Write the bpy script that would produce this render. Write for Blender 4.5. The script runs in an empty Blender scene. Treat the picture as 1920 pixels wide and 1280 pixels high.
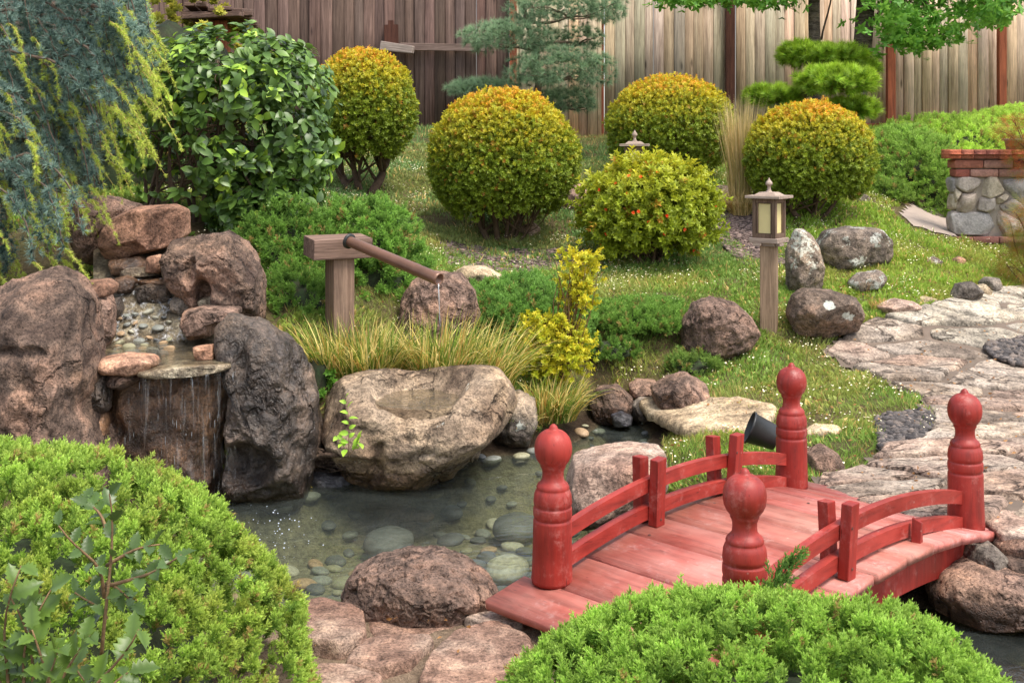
import bpy, bmesh, math
import numpy as np
from mathutils import Vector, Matrix

# ------------------------------------------------------------------ camera, sky, sun
F = 2230.0          # focal length in photograph pixels (1920 wide)
HY = 258.0          # eye level row
CZ = 1.6            # eye height above the pond
scene = bpy.context.scene
col = scene.collection
cam_d = bpy.data.cameras.new('camera'); cam = bpy.data.objects.new('camera', cam_d)
col.objects.link(cam); scene.camera = cam
cam.location = (0, 0, CZ); cam.rotation_euler = (math.radians(90), 0, 0)
cam_d.sensor_width = 36; cam_d.lens = F / 1920 * 36
cam_d.shift_y = -(640 - HY) / 1920
cam_d.clip_start = 0.05; cam_d.clip_end = 500

SUN_DIR = Vector((0.38, -0.30, 1.0)).normalized()
world = bpy.data.worlds.new('World'); scene.world = world; world.use_nodes = True
nt = world.node_tree
sky = nt.nodes.new('ShaderNodeTexSky'); sky.sky_type = 'NISHITA'; sky.sun_disc = False
sky.sun_elevation = math.asin(SUN_DIR.z); sky.sun_rotation = math.atan2(SUN_DIR.x, SUN_DIR.y)
sky.air_density = 1.0; sky.dust_density = 2.0; sky.ozone_density = 0.6
bg = nt.nodes['Background']; bg.inputs['Strength'].default_value = 0.15
hsv = nt.nodes.new('ShaderNodeHueSaturation'); hsv.inputs['Saturation'].default_value = .5      # thin high cloud
nt.links.new(sky.outputs[0], hsv.inputs['Color']); nt.links.new(hsv.outputs[0], bg.inputs[0])
sun_d = bpy.data.lights.new('sun', 'SUN'); sun = bpy.data.objects.new('sun', sun_d); col.objects.link(sun)
sun_d.energy = 1.8; sun_d.angle = math.radians(24); sun_d.color = (1.0, 0.93, 0.82)
sun.rotation_euler = SUN_DIR.to_track_quat('Z', 'Y').to_euler()
sun.location = (3, -3, 12)
scene.view_settings.view_transform = 'Standard'; scene.view_settings.look = 'None'
scene.view_settings.exposure = 1.25; scene.view_settings.gamma = 1
scene.cycles.max_bounces = 8; scene.cycles.transparent_max_bounces = 12
scene.cycles.diffuse_bounces = 4; scene.cycles.caustics_reflective = False; scene.cycles.caustics_refractive = False

# ------------------------------------------------------------------ helpers
def W(px, py, Y):
    return np.array([(px - 960) * Y / F, Y, CZ - (py - HY) * Y / F])

def srgb(*c):
    return tuple(((v / 255) / 12.92 if v / 255 <= 0.04045 else ((v / 255 + 0.055) / 1.055) ** 2.4) for v in c)

def tag(o, label=None, cat=None, group=None, kind=None):
    if label: o['label'] = label
    if cat: o['category'] = cat
    if group: o['group'] = group
    if kind: o['kind'] = kind
    return o

def empty(name, loc, rz=0):
    o = bpy.data.objects.new(name, None); col.objects.link(o)
    o.location = tuple(loc); o.rotation_euler = (0, 0, rz); o.empty_display_size = 0.1
    return o

def place(o, parent):
    if parent is not None:
        o.parent = parent

# --- noise (numpy, gradient noise)
def _hash(ix, iy, iz, seed):
    h = (ix * 73856093) ^ (iy * 19349663) ^ (iz * 83492791) ^ (seed * 2654435761 & 0x7fffffff)
    h = (h ^ (h >> 13)) * 1274126177 & 0x7fffffff
    h = (h ^ (h >> 16)) * 2246822519 & 0x7fffffff
    return h ^ (h >> 11)
_G = np.random.default_rng(5).normal(size=(1024, 3)); _G /= np.linalg.norm(_G, axis=1)[:, None]
def noise(p, seed=0):
    p = np.asarray(p, float); i = np.floor(p).astype(np.int64); f = p - i
    u = f * f * f * (f * (f * 6 - 15) + 10)
    r = 0
    for dx in (0, 1):
        wx = u[:, 0] if dx else 1 - u[:, 0]
        for dy in (0, 1):
            wy = u[:, 1] if dy else 1 - u[:, 1]
            for dz in (0, 1):
                wz = u[:, 2] if dz else 1 - u[:, 2]
                g = _G[_hash(i[:, 0] + dx, i[:, 1] + dy, i[:, 2] + dz, seed) & 1023]
                d = g[:, 0] * (f[:, 0] - dx) + g[:, 1] * (f[:, 1] - dy) + g[:, 2] * (f[:, 2] - dz)
                r = r + wx * wy * wz * d
    return r * 1.6
def fbm(p, octs=4, seed=0, gain=0.5, ridged=False):
    a = 1.0; s = 0; t = 0
    p = np.asarray(p, float)
    for k in range(octs):
        n = noise(p * (2 ** k) + k * 17.3, seed + k)
        if ridged: n = 0.5 - np.abs(n)*2
        s = s + a * n; t += a; a *= gain
    return s / t
def sstep(x, a, b):
    t = np.clip((x - a) / (b - a), 0, 1); return t * t * (3 - 2 * t)

# --- mesh collector
class MB:
    def __init__(s): s.V = []; s.F = []; s.C = []; s.n = 0; s.Q = []
    def add(s, v, f, c):
        v = np.asarray(v, np.float32).reshape(-1, 3); f = np.asarray(f, np.int64)
        c = np.asarray(c, np.float32)
        if c.ndim == 1: c = np.tile(c[:3], (len(v), 1))
        s.V.append(v); s.C.append(c[:, :3])
        (s.Q if f.shape[1] == 4 else s.F).append(f + s.n); s.n += len(v)
    def build(s, name, mat, parent=None, origin=None, smooth=False):
        V = np.concatenate(s.V); C = np.concatenate(s.C)
        nF = sum(len(x) for x in s.F); nQ = sum(len(x) for x in s.Q)
        loops = []
        if nF: loops.append(np.concatenate(s.F).ravel())
        if nQ: loops.append(np.concatenate(s.Q).ravel())
        L = np.concatenate(loops).astype(np.int32)
        st = np.concatenate([np.arange(nF) * 3, nF * 3 + np.arange(nQ) * 4]).astype(np.int32)
        if origin is not None: V = V - np.asarray(origin, np.float32)
        me = bpy.data.meshes.new(name)
        me.vertices.add(len(V)); me.vertices.foreach_set('co', V.astype(np.float32).ravel())
        me.loops.add(len(L)); me.loops.foreach_set('vertex_index', L)
        me.polygons.add(nF + nQ); me.polygons.foreach_set('loop_start', st)
        me.update(calc_edges=True); 
        if smooth: me.polygons.foreach_set('use_smooth', np.ones(nF + nQ, bool))
        a = me.color_attributes.new('Col', 'FLOAT_COLOR', 'POINT')
        a.data.foreach_set('color', np.concatenate([C, np.ones((len(C), 1), np.float32)], 1).astype(np.float32).ravel())
        me.materials.append(mat)
        o = bpy.data.objects.new(name, me); col.objects.link(o)
        if parent is not None: o.parent = parent
        elif origin is not None: o.location = tuple(float(v) for v in origin)
        return o

def unit(v):
    v = np.asarray(v, float); return v / np.maximum(np.linalg.norm(v, axis=-1, keepdims=True), 1e-9)

class T:      # leaf or sprig template: vertices, triangles, tint factor per vertex
    def __init__(s, v, f, t): s.v = np.asarray(v, float); s.f = np.asarray(f, int); s.t = np.asarray(t, float)

def scatter(mb, tp, P, D, S, CA, CB, rng, N=None, jit=0.0):
    P = np.asarray(P, float); n = len(P)
    if n == 0: return
    D = unit(D)
    S = np.broadcast_to(np.asarray(S, float), (n,))
    CA = np.broadcast_to(np.asarray(CA, float), (n, 3)); CB = np.broadcast_to(np.asarray(CB, float), (n, 3))
    R = rng.normal(size=(n, 3)) if N is None else np.asarray(N, float) + rng.normal(size=(n, 3)) * jit
    X = unit(np.cross(R, D)); Y = np.cross(D, X)
    V = P[:, None] + S[:, None, None] * (tp.v[None, :, 0:1] * X[:, None] + tp.v[None, :, 1:2] * Y[:, None] + tp.v[None, :, 2:3] * D[:, None])
    k = len(tp.v)
    Fc = (tp.f[None] + (np.arange(n) * k)[:, None, None]).reshape(-1, 3)
    t = tp.t[None, :, None]
    C = CA[:, None] * (1 - t) + CB[:, None] * t
    mb.add(V.reshape(-1, 3), Fc, C.reshape(-1, 3))

def tube(mb, pts, rad, c=(.1, .1, .1), sides=6):
    pts = np.asarray(pts, float); n = len(pts); rad = np.broadcast_to(np.asarray(rad, float), (n,))
    t = unit(np.gradient(pts, axis=0)); ref = np.array([0.3, 0.2, 1.0]) if abs(t[0][2]) < .9 else np.array([1.0, 0.1, 0])
    X = unit(np.cross(t, ref)); Y = np.cross(t, X)
    a = np.arange(sides) / sides * 2 * np.pi
    V = pts[:, None] + rad[:, None, None] * (np.cos(a)[None, :, None] * X[:, None] + np.sin(a)[None, :, None] * Y[:, None])
    i = np.arange(n - 1)[:, None] * sides; j = np.arange(sides)[None]; j2 = (j + 1) % sides
    q = np.stack([i + j, i + j2, i + sides + j2, i + sides + j], -1).reshape(-1, 4)
    base = mb.n
    mb.add(np.concatenate([V.reshape(-1, 3), pts[:1], pts[-1:]]), q, c)
    k = np.arange(sides); k2 = (k + 1) % sides; e0 = n * sides; l0 = (n - 1) * sides
    mb.F.append(np.stack([k2, k, np.full(sides, e0)], -1) + base)
    mb.F.append(np.stack([l0 + k, l0 + k2, np.full(sides, e0 + 1)], -1) + base)

def curve_pts(a, b, rng, n=8, wob=0.08, sag=0.0):
    a = np.asarray(a, float); b = np.asarray(b, float); t = np.linspace(0, 1, n)[:, None]
    L = np.linalg.norm(b - a); ph = rng.uniform(0, 6.28, (2, 3)); fr = rng.uniform(2, 5, (1, 3))
    w = np.sin(t * fr + ph[0]) - np.sin(ph[0]) * (1 - t) - np.sin(fr + ph[0]) * t
    p = a + (b - a) * t + w * wob * L
    p[:, 2] -= sag * L * (4 * t[:, 0] * (1 - t[:, 0]))
    return p

# --- boxes and turned shapes through bmesh
def bm_obj(name, bm, mat, parent=None, loc=None, smooth=False, rot=None, bevel=0.0, seg=2):
    me = bpy.data.meshes.new(name)
    if bevel > 0:
        bmesh.ops.bevel(bm, geom=list(bm.edges), offset=bevel, segments=seg, affect='EDGES', profile=.6)
    bmesh.ops.recalc_face_normals(bm, faces=bm.faces)
    for f in bm.faces: f.smooth = smooth
    bm.to_mesh(me); bm.free(); me.materials.append(mat)
    o = bpy.data.objects.new(name, me); col.objects.link(o)
    if parent is not None: o.parent = parent
    if loc is not None: o.location = tuple(loc)
    if rot is not None: o.rotation_euler = rot
    return o
def box(bm, c, s, rot=None):
    r = bmesh.ops.create_cube(bm, size=1.0)
    M = Matrix.Translation(Vector(c)) @ (rot.to_4x4() if rot is not None else Matrix.Identity(4)) @ Matrix.Diagonal((*s, 1))
    bmesh.ops.transform(bm, matrix=M, verts=r['verts']); return r['verts']
def lathe(prof, sides=40, mb=None, c=(0, 0, 0), jitter=0.0, colr=(.3, .3, .3)):
    """profile [(r, z)] -> arrays (quads)"""
    prof = np.array(prof, float); a = np.arange(sides) / sides * 2 * np.pi
    V = np.stack([prof[:, 0:1] * np.cos(a), prof[:, 0:1] * np.sin(a), np.repeat(prof[:, 1:2], sides, 1)], -1)
    n = len(prof); i = np.arange(n - 1)[:, None] * sides; j = np.arange(sides)[None]; j2 = (j + 1) % sides
    q = np.stack([i + j, i + j2, i + sides + j2, i + sides + j], -1).reshape(-1, 4)
    mb.add(V.reshape(-1, 3) + np.array(c), q, colr)

# ------------------------------------------------------------------ materials
def new_mat(name):
    m = bpy.data.materials.new(name); m.use_nodes = True; n = m.node_tree; b = n.nodes['Principled BSDF']
    return m, n, b
def nd(n, t, **k):
    x = n.nodes.new(t)
    for a, v in k.items(): setattr(x, a, v)
    return x
def ramp(n, src, stops, interp='LINEAR'):
    r = nd(n, 'ShaderNodeValToRGB'); r.color_ramp.interpolation = interp
    e = r.color_ramp.elements
    while len(e) > 1: e.remove(e[-1])
    e[0].position = stops[0][0]; e[0].color = (*stops[0][1], 1)
    for p, c in stops[1:]:
        x = e.new(p); x.color = (*c, 1)
    n.links.new(src, r.inputs[0]); return r.outputs[0]
def g3(v): return (v, v, v)
def noise_n(n, vec, scale, detail=6, rough=.6, dim='3D', w=None, dist=0.0):
    x = nd(n, 'ShaderNodeTexNoise'); x.noise_dimensions = dim
    x.inputs['Scale'].default_value = scale; x.inputs['Detail'].default_value = detail; x.inputs['Roughness'].default_value = rough
    x.inputs['Distortion'].default_value = dist
    if vec is not None: n.links.new(vec, x.inputs['Vector'])
    return x.outputs['Fac']
def mixc(n, fac, a, b, mode='MIX'):
    x = nd(n, 'ShaderNodeMix', data_type='RGBA', blend_type=mode)
    for s, v in ((x.inputs[0], fac), (x.inputs[6], a), (x.inputs[7], b)):
        if isinstance(v, (int, float)): s.default_value = v
        elif isinstance(v, tuple): s.default_value = (*v, 1)
        else: n.links.new(v, s)
    return x.outputs[2]
def mapping(n, vec, scale=(1, 1, 1), rot=(0, 0, 0)):
    m = nd(n, 'ShaderNodeMapping'); m.inputs['Scale'].default_value = scale; m.inputs['Rotation'].default_value = rot
    n.links.new(vec, m.inputs['Vector']); return m.outputs[0]
def bump(n, h, strength=.5, dist=.01, normal=None):
    b = nd(n, 'ShaderNodeBump'); b.inputs['Strength'].default_value = strength; b.inputs['Distance'].default_value = dist
    n.links.new(h, b.inputs['Height'])
    if normal is not None: n.links.new(normal, b.inputs['Normal'])
    return b.outputs[0]
def objvec(n):
    """object coordinates shifted by a per-object random amount"""
    tc = nd(n, 'ShaderNodeTexCoord'); oi = nd(n, 'ShaderNodeObjectInfo')
    m = nd(n, 'ShaderNodeMath', operation='MULTIPLY'); m.inputs[1].default_value = 37.0
    n.links.new(oi.outputs['Random'], m.inputs[0])
    a = nd(n, 'ShaderNodeVectorMath', operation='ADD'); n.links.new(tc.outputs['Object'], a.inputs[0]); n.links.new(m.outputs[0], a.inputs[1])
    return a.outputs[0], oi.outputs['Random']

def rock_mat(name, c1, c2, c3, rough=.85, lichen=0.0, pit=1.0, wet=0.0, scale=1.0, strata=False, sat=.88, spots=(), cracks=0, cstr=(2.6, 4.6, 2.6), wetline=True, lich_col=(.55, .56, .5)):
    m, n, b = new_mat(name); v, rnd = objvec(n)
    if strata: v = mapping(n, v, (1, 1, 5))
    big = noise_n(n, v, 4 * scale, 5, .6); med = noise_n(n, v, 16 * scale, 6, .65, dist=.3); fine = noise_n(n, v, 90 * scale, 4, .75)
    base = ramp(n, big, [(.36, c1), (.5, c2), (.63, c3)])
    base = mixc(n, .75, base, ramp(n, med, [(.3, g3(.28)), (.5, g3(.95)), (.72, (1.55, 1.5, 1.42))]), 'MULTIPLY')
    base = mixc(n, .85, base, ramp(n, fine, [(.34, g3(.22)), (.5, g3(1.0)), (.7, g3(1.65))]), 'MULTIPLY')
    vo = nd(n, 'ShaderNodeTexVoronoi'); vo.inputs['Scale'].default_value = 26 * scale; n.links.new(v, vo.inputs['Vector'])
    vo2 = nd(n, 'ShaderNodeTexVoronoi'); vo2.inputs['Scale'].default_value = 70 * scale; n.links.new(v, vo2.inputs['Vector'])
    pits = ramp(n, vo.outputs['Distance'], [(.06, g3(.1)), (.3, g3(1))]); pits2 = ramp(n, vo2.outputs['Distance'], [(.08, g3(.0)), (.35, g3(1))])
    if pit > 0:
        base = mixc(n, .55 * pit, base, ramp(n, vo2.outputs['Distance'], [(.08, g3(.35)), (.3, g3(1))]), 'MULTIPLY')
    oc = nd(n, 'ShaderNodeHueSaturation'); mr = nd(n, 'ShaderNodeMapRange'); n.links.new(rnd, mr.inputs[0])
    mr.inputs[3].default_value = .86; mr.inputs[4].default_value = 1.1; oc.inputs['Saturation'].default_value = sat; oc.inputs['Hue'].default_value = .509
    n.links.new(mr.outputs[0], oc.inputs['Value']); n.links.new(base, oc.inputs['Color']); base = oc.outputs[0]
    if lichen > 0:
        l = noise_n(n, v, 7 * scale, 5, .7); l2 = noise_n(n, v, 60, 3, .6)
        th = .66 - lichen * .12
        lm = ramp(n, l, [(th, g3(0)), (th + .035, g3(1))]); lm = mixc(n, 1.0, lm, ramp(n, l2, [(.38, g3(.15)), (.5, g3(1))]), 'MULTIPLY')
        base = mixc(n, lm, base, lich_col)
    for (sx, sy, sz, sr) in spots:
        tco = nd(n, 'ShaderNodeTexCoord'); wv = nd(n, 'ShaderNodeTexNoise'); wv.inputs['Scale'].default_value = 40; n.links.new(tco.outputs['Object'], wv.inputs['Vector'])
        ad = nd(n, 'ShaderNodeVectorMath', operation='MULTIPLY_ADD'); n.links.new(wv.outputs['Color'], ad.inputs[0]); ad.inputs[1].default_value = (.035,) * 3; ad.inputs[2].default_value = (-.0175 - sx, -.0175 - sy, -.0175 - sz)
        ad2 = nd(n, 'ShaderNodeVectorMath', operation='ADD'); n.links.new(tco.outputs['Object'], ad2.inputs[0]); n.links.new(ad.outputs[0], ad2.inputs[1])
        ln = nd(n, 'ShaderNodeVectorMath', operation='LENGTH'); n.links.new(ad2.outputs[0], ln.inputs[0])
        base = mixc(n, ramp(n, ln.outputs['Value'], [(sr * .92, g3(.9)), (sr, g3(0))]), base, (.60, .62, .54))
    crk = None
    if cracks:
        vv = mapping(n, v, cstr); nn_ = nd(n, 'ShaderNodeTexNoise'); nn_.inputs['Scale'].default_value = 1.6; nn_.inputs['Detail'].default_value = 6; n.links.new(vv, nn_.inputs['Vector'])
        vm = nd(n, 'ShaderNodeVectorMath', operation='MULTIPLY_ADD'); n.links.new(nn_.outputs['Color'], vm.inputs[0]); vm.inputs[1].default_value = (1.6,) * 3; n.links.new(vv, vm.inputs[2])
        ve = nd(n, 'ShaderNodeTexVoronoi', feature='DISTANCE_TO_EDGE'); ve.inputs['Scale'].default_value = .8; n.links.new(vm.outputs[0], ve.inputs['Vector'])
        mask = ramp(n, noise_n(n, v, 3, 3, .5), [(.40, g3(0)), (.55, g3(1))])
        crk = ramp(n, ve.outputs['Distance'], [(.0, g3(0)), (.045, g3(1))]); crk = mixc(n, mask, (1.0, 1.0, 1.0), crk)
        base = mixc(n, cracks, base, mixc(n, 1.0, base, mixc(n, crk, (.28, .24, .22), (1.0, 1.0, 1.0)), 'MULTIPLY'))
    stain = ramp(n, noise_n(n, v, 1.9, 5, .6, dist=.8), [(.36, g3(.72)), (.52, g3(1.0)), (.66, (1.22, 1.16, 1.06))]); base = mixc(n, .9, base, stain, 'MULTIPLY')
    if wetline:      # stone stays dark and glossy where the pond keeps it wet
        gp = nd(n, 'ShaderNodeNewGeometry'); sx_ = nd(n, 'ShaderNodeSeparateXYZ'); n.links.new(gp.outputs['Position'], sx_.inputs[0]); wn = noise_n(n, v, 7, 4, .6)
        ma = nd(n, 'ShaderNodeMath', operation='MULTIPLY_ADD'); n.links.new(wn, ma.inputs[0]); ma.inputs[1].default_value = -.16; n.links.new(sx_.outputs['Z'], ma.inputs[2])
        wm = ramp(n, ma.outputs[0], [(.0, g3(1)), (.035, g3(0))]); base = mixc(n, wm, base, mixc(n, 1.0, base, (.34, .30, .27), 'MULTIPLY'))
        rg_ = nd(n, 'ShaderNodeMapRange'); n.links.new(wm, rg_.inputs[0]); rg_.inputs[3].default_value = rough; rg_.inputs[4].default_value = .3; n.links.new(rg_.outputs[0], b.inputs['Roughness'])
    n.links.new(base, b.inputs['Base Color'])
    b.inputs['Roughness'].default_value = rough
    if wet > 0:
        b.inputs['Coat Weight'].default_value = wet; b.inputs['Coat Roughness'].default_value = .12
    b.inputs['Specular IOR Level'].default_value = .3
    hh = mixc(n, .5, med, fine)
    nb = bump(n, fine, .7, .006); nb = bump(n, med, .8, .03, nb)
    if crk is not None: nb = bump(n, crk, .9, .02, nb)
    if pit > 0:
        nb = bump(n, pits, .5 * pit, .012, nb); nb = bump(n, pits2, .6 * pit, .006, nb)
    n.links.new(nb, b.inputs['Normal'])
    if wet > 0: n.links.new(nb, b.inputs['Coat Normal'])
    return m

def leaf_mat(name, rough=.5, trans=.3, spec=.4, gain=1.4, warm=1.0):
    m, n, b = new_mat(name); a = nd(n, 'ShaderNodeAttribute', attribute_name='Col')
    gn = mixc(n, 1.0, a.outputs['Color'], (gain * (1 + .12 * warm), gain, gain * (1 - .22 * warm)), 'MULTIPLY'); n.links.new(gn, b.inputs['Base Color']); b.inputs['Roughness'].default_value = rough
    b.inputs['Specular IOR Level'].default_value = spec
    tr = nd(n, 'ShaderNodeBsdfTranslucent'); hs = nd(n, 'ShaderNodeHueSaturation'); hs.inputs['Value'].default_value = 1.35; hs.inputs['Hue'].default_value = .485
    n.links.new(gn, hs.inputs['Color']); n.links.new(hs.outputs[0], tr.inputs[0])
    mx = nd(n, 'ShaderNodeMixShader'); mx.inputs[0].default_value = trans
    n.links.new(b.outputs[0], mx.inputs[1]); n.links.new(tr.outputs[0], mx.inputs[2])
    n.links.new(mx.outputs[0], n.nodes['Material Output'].inputs[0])
    return m

def wood_mat(name, c1, c2, rough=.8, attr=False, axis='z', scale=1.0, knots=False):
    m, n, b = new_mat(name); v, rnd = objvec(n)
    sc = {'z': (28, 28, 1.2), 'x': (1.2, 28, 28), 'y': (28, 1.2, 28)}[axis]
    v2 = mapping(n, v, tuple(s * scale for s in sc))
    g = noise_n(n, v2, 1.6, 7, .65, dist=.6); g2 = noise_n(n, v2, 6, 5, .7); big = noise_n(n, v, 1.7, 3, .5)
    colr = ramp(n, g, [(.3, c1), (.62, c2)])
    colr = mixc(n, .8, colr, ramp(n, g2, [(.3, g3(.45)), (.5, g3(1)), (.7, g3(1.35))]), 'MULTIPLY')
    colr = mixc(n, .6, colr, ramp(n, big, [(.3, g3(.6)), (.7, g3(1.3))]), 'MULTIPLY')
    if knots:
        vk = mapping(n, v, (7, 7, 1.8)); vo = nd(n, 'ShaderNodeTexVoronoi'); vo.inputs['Scale'].default_value = 1.0; n.links.new(vk, vo.inputs['Vector'])
        colr = mixc(n, .8, colr, ramp(n, vo.outputs['Distance'], [(.05, g3(.25)), (.13, g3(1))]), 'MULTIPLY')
    if attr:
        a = nd(n, 'ShaderNodeAttribute', attribute_name='Col'); colr = mixc(n, 1.0, colr, a.outputs['Color'], 'MULTIPLY')
    n.links.new(colr, b.inputs['Base Color']); b.inputs['Roughness'].default_value = rough; b.inputs['Specular IOR Level'].default_value = .2
    n.links.new(bump(n, g2, .6, .003, bump(n, g, .5, .006)), b.inputs['Normal'])
    return m

def plain(name, c, rough=.5, metal=0, bumpamt=.2, bs=60, var=.25):
    m, n, b = new_mat(name); v, rnd = objvec(n)
    f = noise_n(n, v, bs, 5, .6); l = noise_n(n, v, bs * .15, 4, .6)
    cc = mixc(n, 1.0, c, ramp(n, l, [(.3, g3(1 - var)), (.7, g3(1 + var))]), 'MULTIPLY')
    n.links.new(cc, b.inputs['Base Color']); b.inputs['Roughness'].default_value = rough; b.inputs['Metallic'].default_value = metal
    n.links.new(bump(n, f, bumpamt, .003), b.inputs['Normal']); return m
# ------------------------------------------------------------------ terrain
def Zp(py, Y): return CZ - (py - HY) * Y / F
_cp = []
for px, py, Y in [(1442, 615, 7.4), (1350, 662, 7.1), (1800, 990, 4.2), (1900, 700, 6.9), (1560, 650, 7.3), (1900, 545, 8.6), (1550, 615, 7.4),
                  (1505, 545, 8.2), (1600, 495, 8.8), (1850, 460, 9.8), (1500, 405, 9.8), (1220, 497, 8.8), (915, 458, 9.3), (1257, 345, 11.3),
                  (640, 375, 9.8), (1100, 262, 13.9), (790, 242, 13.7), (1680, 238, 14.3), (1740, 400, 10.8), (1920, 380, 11.3), (636, 600, 6.4),
                  (850, 640, 6.8), (750, 700, 6.25), (1040, 720, 6.6), (1250, 705, 6.9), (1330, 800, 5.9), (1560, 885, 5.1), (1700, 830, 5.5),
                  (330, 400, 7.4), (560, 450, 7.2), (300, 470, 6.9), (0, 430, 7.2), (450, 250, 13), (200, 270, 12), (-300, 430, 8), (700, 460, 7.6),
                  (1100, 560, 7.7), (1000, 620, 7.1), (1700, 640, 7.3), (1750, 540, 8.1), (1650, 450, 9.2), (1350, 440, 9.6), (1640, 350, 10.8),
                  (1500, 780, 5.95), (1880, 860, 5.1), (850, 520, 7.9), (1050, 400, 9.9), (1700, 740, 6.3)]:
    p = W(px, py, Y); _cp.append(p)
for p in [(-.7, 3.75, .12), (0, 3.4, .12), (.6, 2.9, .1), (1.6, 2.7, .1), (3, 3.5, .18), (5, 5, .25), (0, 1, .1), (-3, 1, .12), (4, 1, .12), (-2.5, 3.6, .15),
          (-3, 5.2, .25), (-2.2, 5.8, .45), (-1.5, 5.7, .4), (-.9, 5.9, .3), (-4, 7.5, 1.0), (-6, 10, 1.3), (-4, 13, 1.6), (6, 8, .55), (7, 11, 1.0),
          (7, 14, 1.7), (6, 4, .25), (-6, 4, .3), (-6, 0, .15), (7, 0, .15), (-6, 17, 1.75), (0, 17, 1.7), (8, 17, 1.8)]:
    _cp.append(np.array(p, float))
_cp = np.array(_cp)
def _phi(r2): return np.where(r2 > 1e-9, .5 * r2 * np.log(np.maximum(r2, 1e-9)), 0)
def _tps(P, z, lam):
    n = len(P); K = _phi(((P[:, None] - P[None]) ** 2).sum(-1)) + lam * np.eye(n)
    A = np.zeros((n + 3, n + 3)); A[:n, :n] = K; A[:n, n] = 1; A[:n, n + 1:] = P; A[n, :n] = 1; A[n + 1:, :n] = P.T
    return np.linalg.solve(A, np.concatenate([z, [0, 0, 0]]))
_w = _tps(_cp[:, :2], _cp[:, 2], .08)
def h_raw(x, y):
    x = np.clip(np.asarray(x, float), -6.5, 8); y = np.clip(np.asarray(y, float), 0, 17)
    out = _w[-3] + _w[-2] * x + _w[-1] * y
    for (cx, cy, _), w in zip(_cp, _w[:-3]): out = out + w * _phi((x - cx) ** 2 + (y - cy) ** 2)
    return out
POND = np.array([(-.78, 3.98), (-1.3, 4.05), (-1.75, 4.5), (-1.75, 5.05), (-1.3, 5.3), (-1.0, 5.45), (-.8, 5.75), (-.4, 5.95), (0, 6.05), (.3, 6.3), (.42, 6.62),
                 (.58, 6.80), (.74, 6.74), (.80, 6.4), (.72, 6.05), (.6, 5.6), (.62, 5.0), (.8, 4.7), (1.05, 4.4), (1.3, 4.1), (1.5, 4.1), (1.95, 3.95),
                 (2.6, 3.9), (3.4, 3.8), (3.4, 2.9), (2.2, 2.95), (1.6, 3.02), (1.1, 3.2), (.8, 3.48), (.45, 3.75), (.1, 3.9), (-.3, 3.95)])
def sdf(P, poly):
    """signed distance, negative inside"""
    d = np.full(len(P), 1e9); ins = np.zeros(len(P), bool)
    for a, b in zip(poly, np.roll(poly, -1, 0)):
        e = b - a; w = P - a; t = np.clip((w @ e) / (e @ e), 0, 1)
        d = np.minimum(d, np.linalg.norm(w - t[:, None] * e, axis=1))
        c = ((a[1] > P[:, 1]) != (b[1] > P[:, 1])) & (P[:, 0] < (b[0] - a[0]) * (P[:, 1] - a[1]) / (b[1] - a[1] + 1e-12) + a[0])
        ins ^= c
    return np.where(ins, -d, d)
def H(x, y):
    x = np.atleast_1d(np.asarray(x, float)); y = np.atleast_1d(np.asarray(y, float))
    z = h_raw(x, y); P = np.stack([x, y], 1)
    z = z + .035 * fbm(np.stack([x * 1.3, y * 1.3, 0 * x], 1), 4, 3) + .012 * noise(np.stack([x * 7, y * 7, 0 * x], 1), 9)
    z = np.maximum(z, .08)
    near = (x > -2.6) & (x < 4.2) & (y > 2.2) & (y < 8)
    if near.any():
        d = np.full(len(x), 9.0); d[near] = sdf(P[near], POND)
        bank = sstep(d, -.02, .28); z = np.where(d < .28, .03 * (1 - bank) + z * bank, z)
        z = np.where(d < 0, .03 - .30 * sstep(-d, 0, .3), z)
    return z
def ground(px, py):
    """the point of the ground seen at a photograph pixel"""
    Y = np.arange(2.0, 18, .04); x = (px - 960) * Y / F; z = CZ - (py - HY) * Y / F
    k = np.argmax(z < H(x, Y)); return np.array([x[k], Y[k], H(x[k], Y[k])[0]])
def gpoly(pts): return np.array([ground(*p)[:2] for p in pts])

xs = np.concatenate([[-70, -40, -20, -12, -8], np.arange(-6.5, 8.01, .05), [10, 14, 25, 45, 70]])
ys = np.concatenate([[-40, -15, -6, -2, 0], np.arange(1.0, 17.01, .05), [20, 28, 45, 80]])
gx, gy = np.meshgrid(xs, ys); nx, ny = len(xs), len(ys)
gz = H(gx.ravel(), gy.ravel())
i = np.arange(nx - 1)[None] + np.arange(ny - 1)[:, None] * nx
quads = np.stack([i, i + 1, i + nx + 1, i + nx], -1).reshape(-1, 4)
# painted regions of bare ground
MULCH = gpoly([(1330, 350), (1400, 352), (1440, 400), (1470, 450), (1480, 500), (1400, 500), (1360, 470), (1335, 430)])
MULCH2 = gpoly([(820, 450), (960, 470), (1100, 470), (1160, 500), (1080, 500), (950, 520), (840, 500)])
PATH = gpoly([(1920, 540), (1985, 545), (2100, 640), (2200, 900), (2150, 1010), (1900, 1010), (1700, 1000), (1530, 935), (1540, 905), (1610, 890), (1660, 850),
              (1745, 820), (1752, 785), (1720, 750), (1660, 720), (1590, 690), (1550, 665), (1570, 645), (1640, 610), (1690, 595), (1720, 585), (1790, 565), (1850, 548)])
GRAV1 = gpoly([(1640, 800), (1670, 785), (1735, 780), (1752, 800), (1735, 825), (1690, 862), (1650, 850), (1650, 825)])
GRAV2 = gpoly([(1846, 665), (1880, 650), (1930, 640), (1990, 660), (1990, 700), (1920, 697), (1870, 688)])
CONC = gpoly([(1690, 402), (1716, 384), (1780, 366), (2000, 360), (2000, 430), (1900, 450), (1780, 446), (1712, 428)])
PXY = np.stack([gx.ravel(), gy.ravel()], 1)
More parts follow.
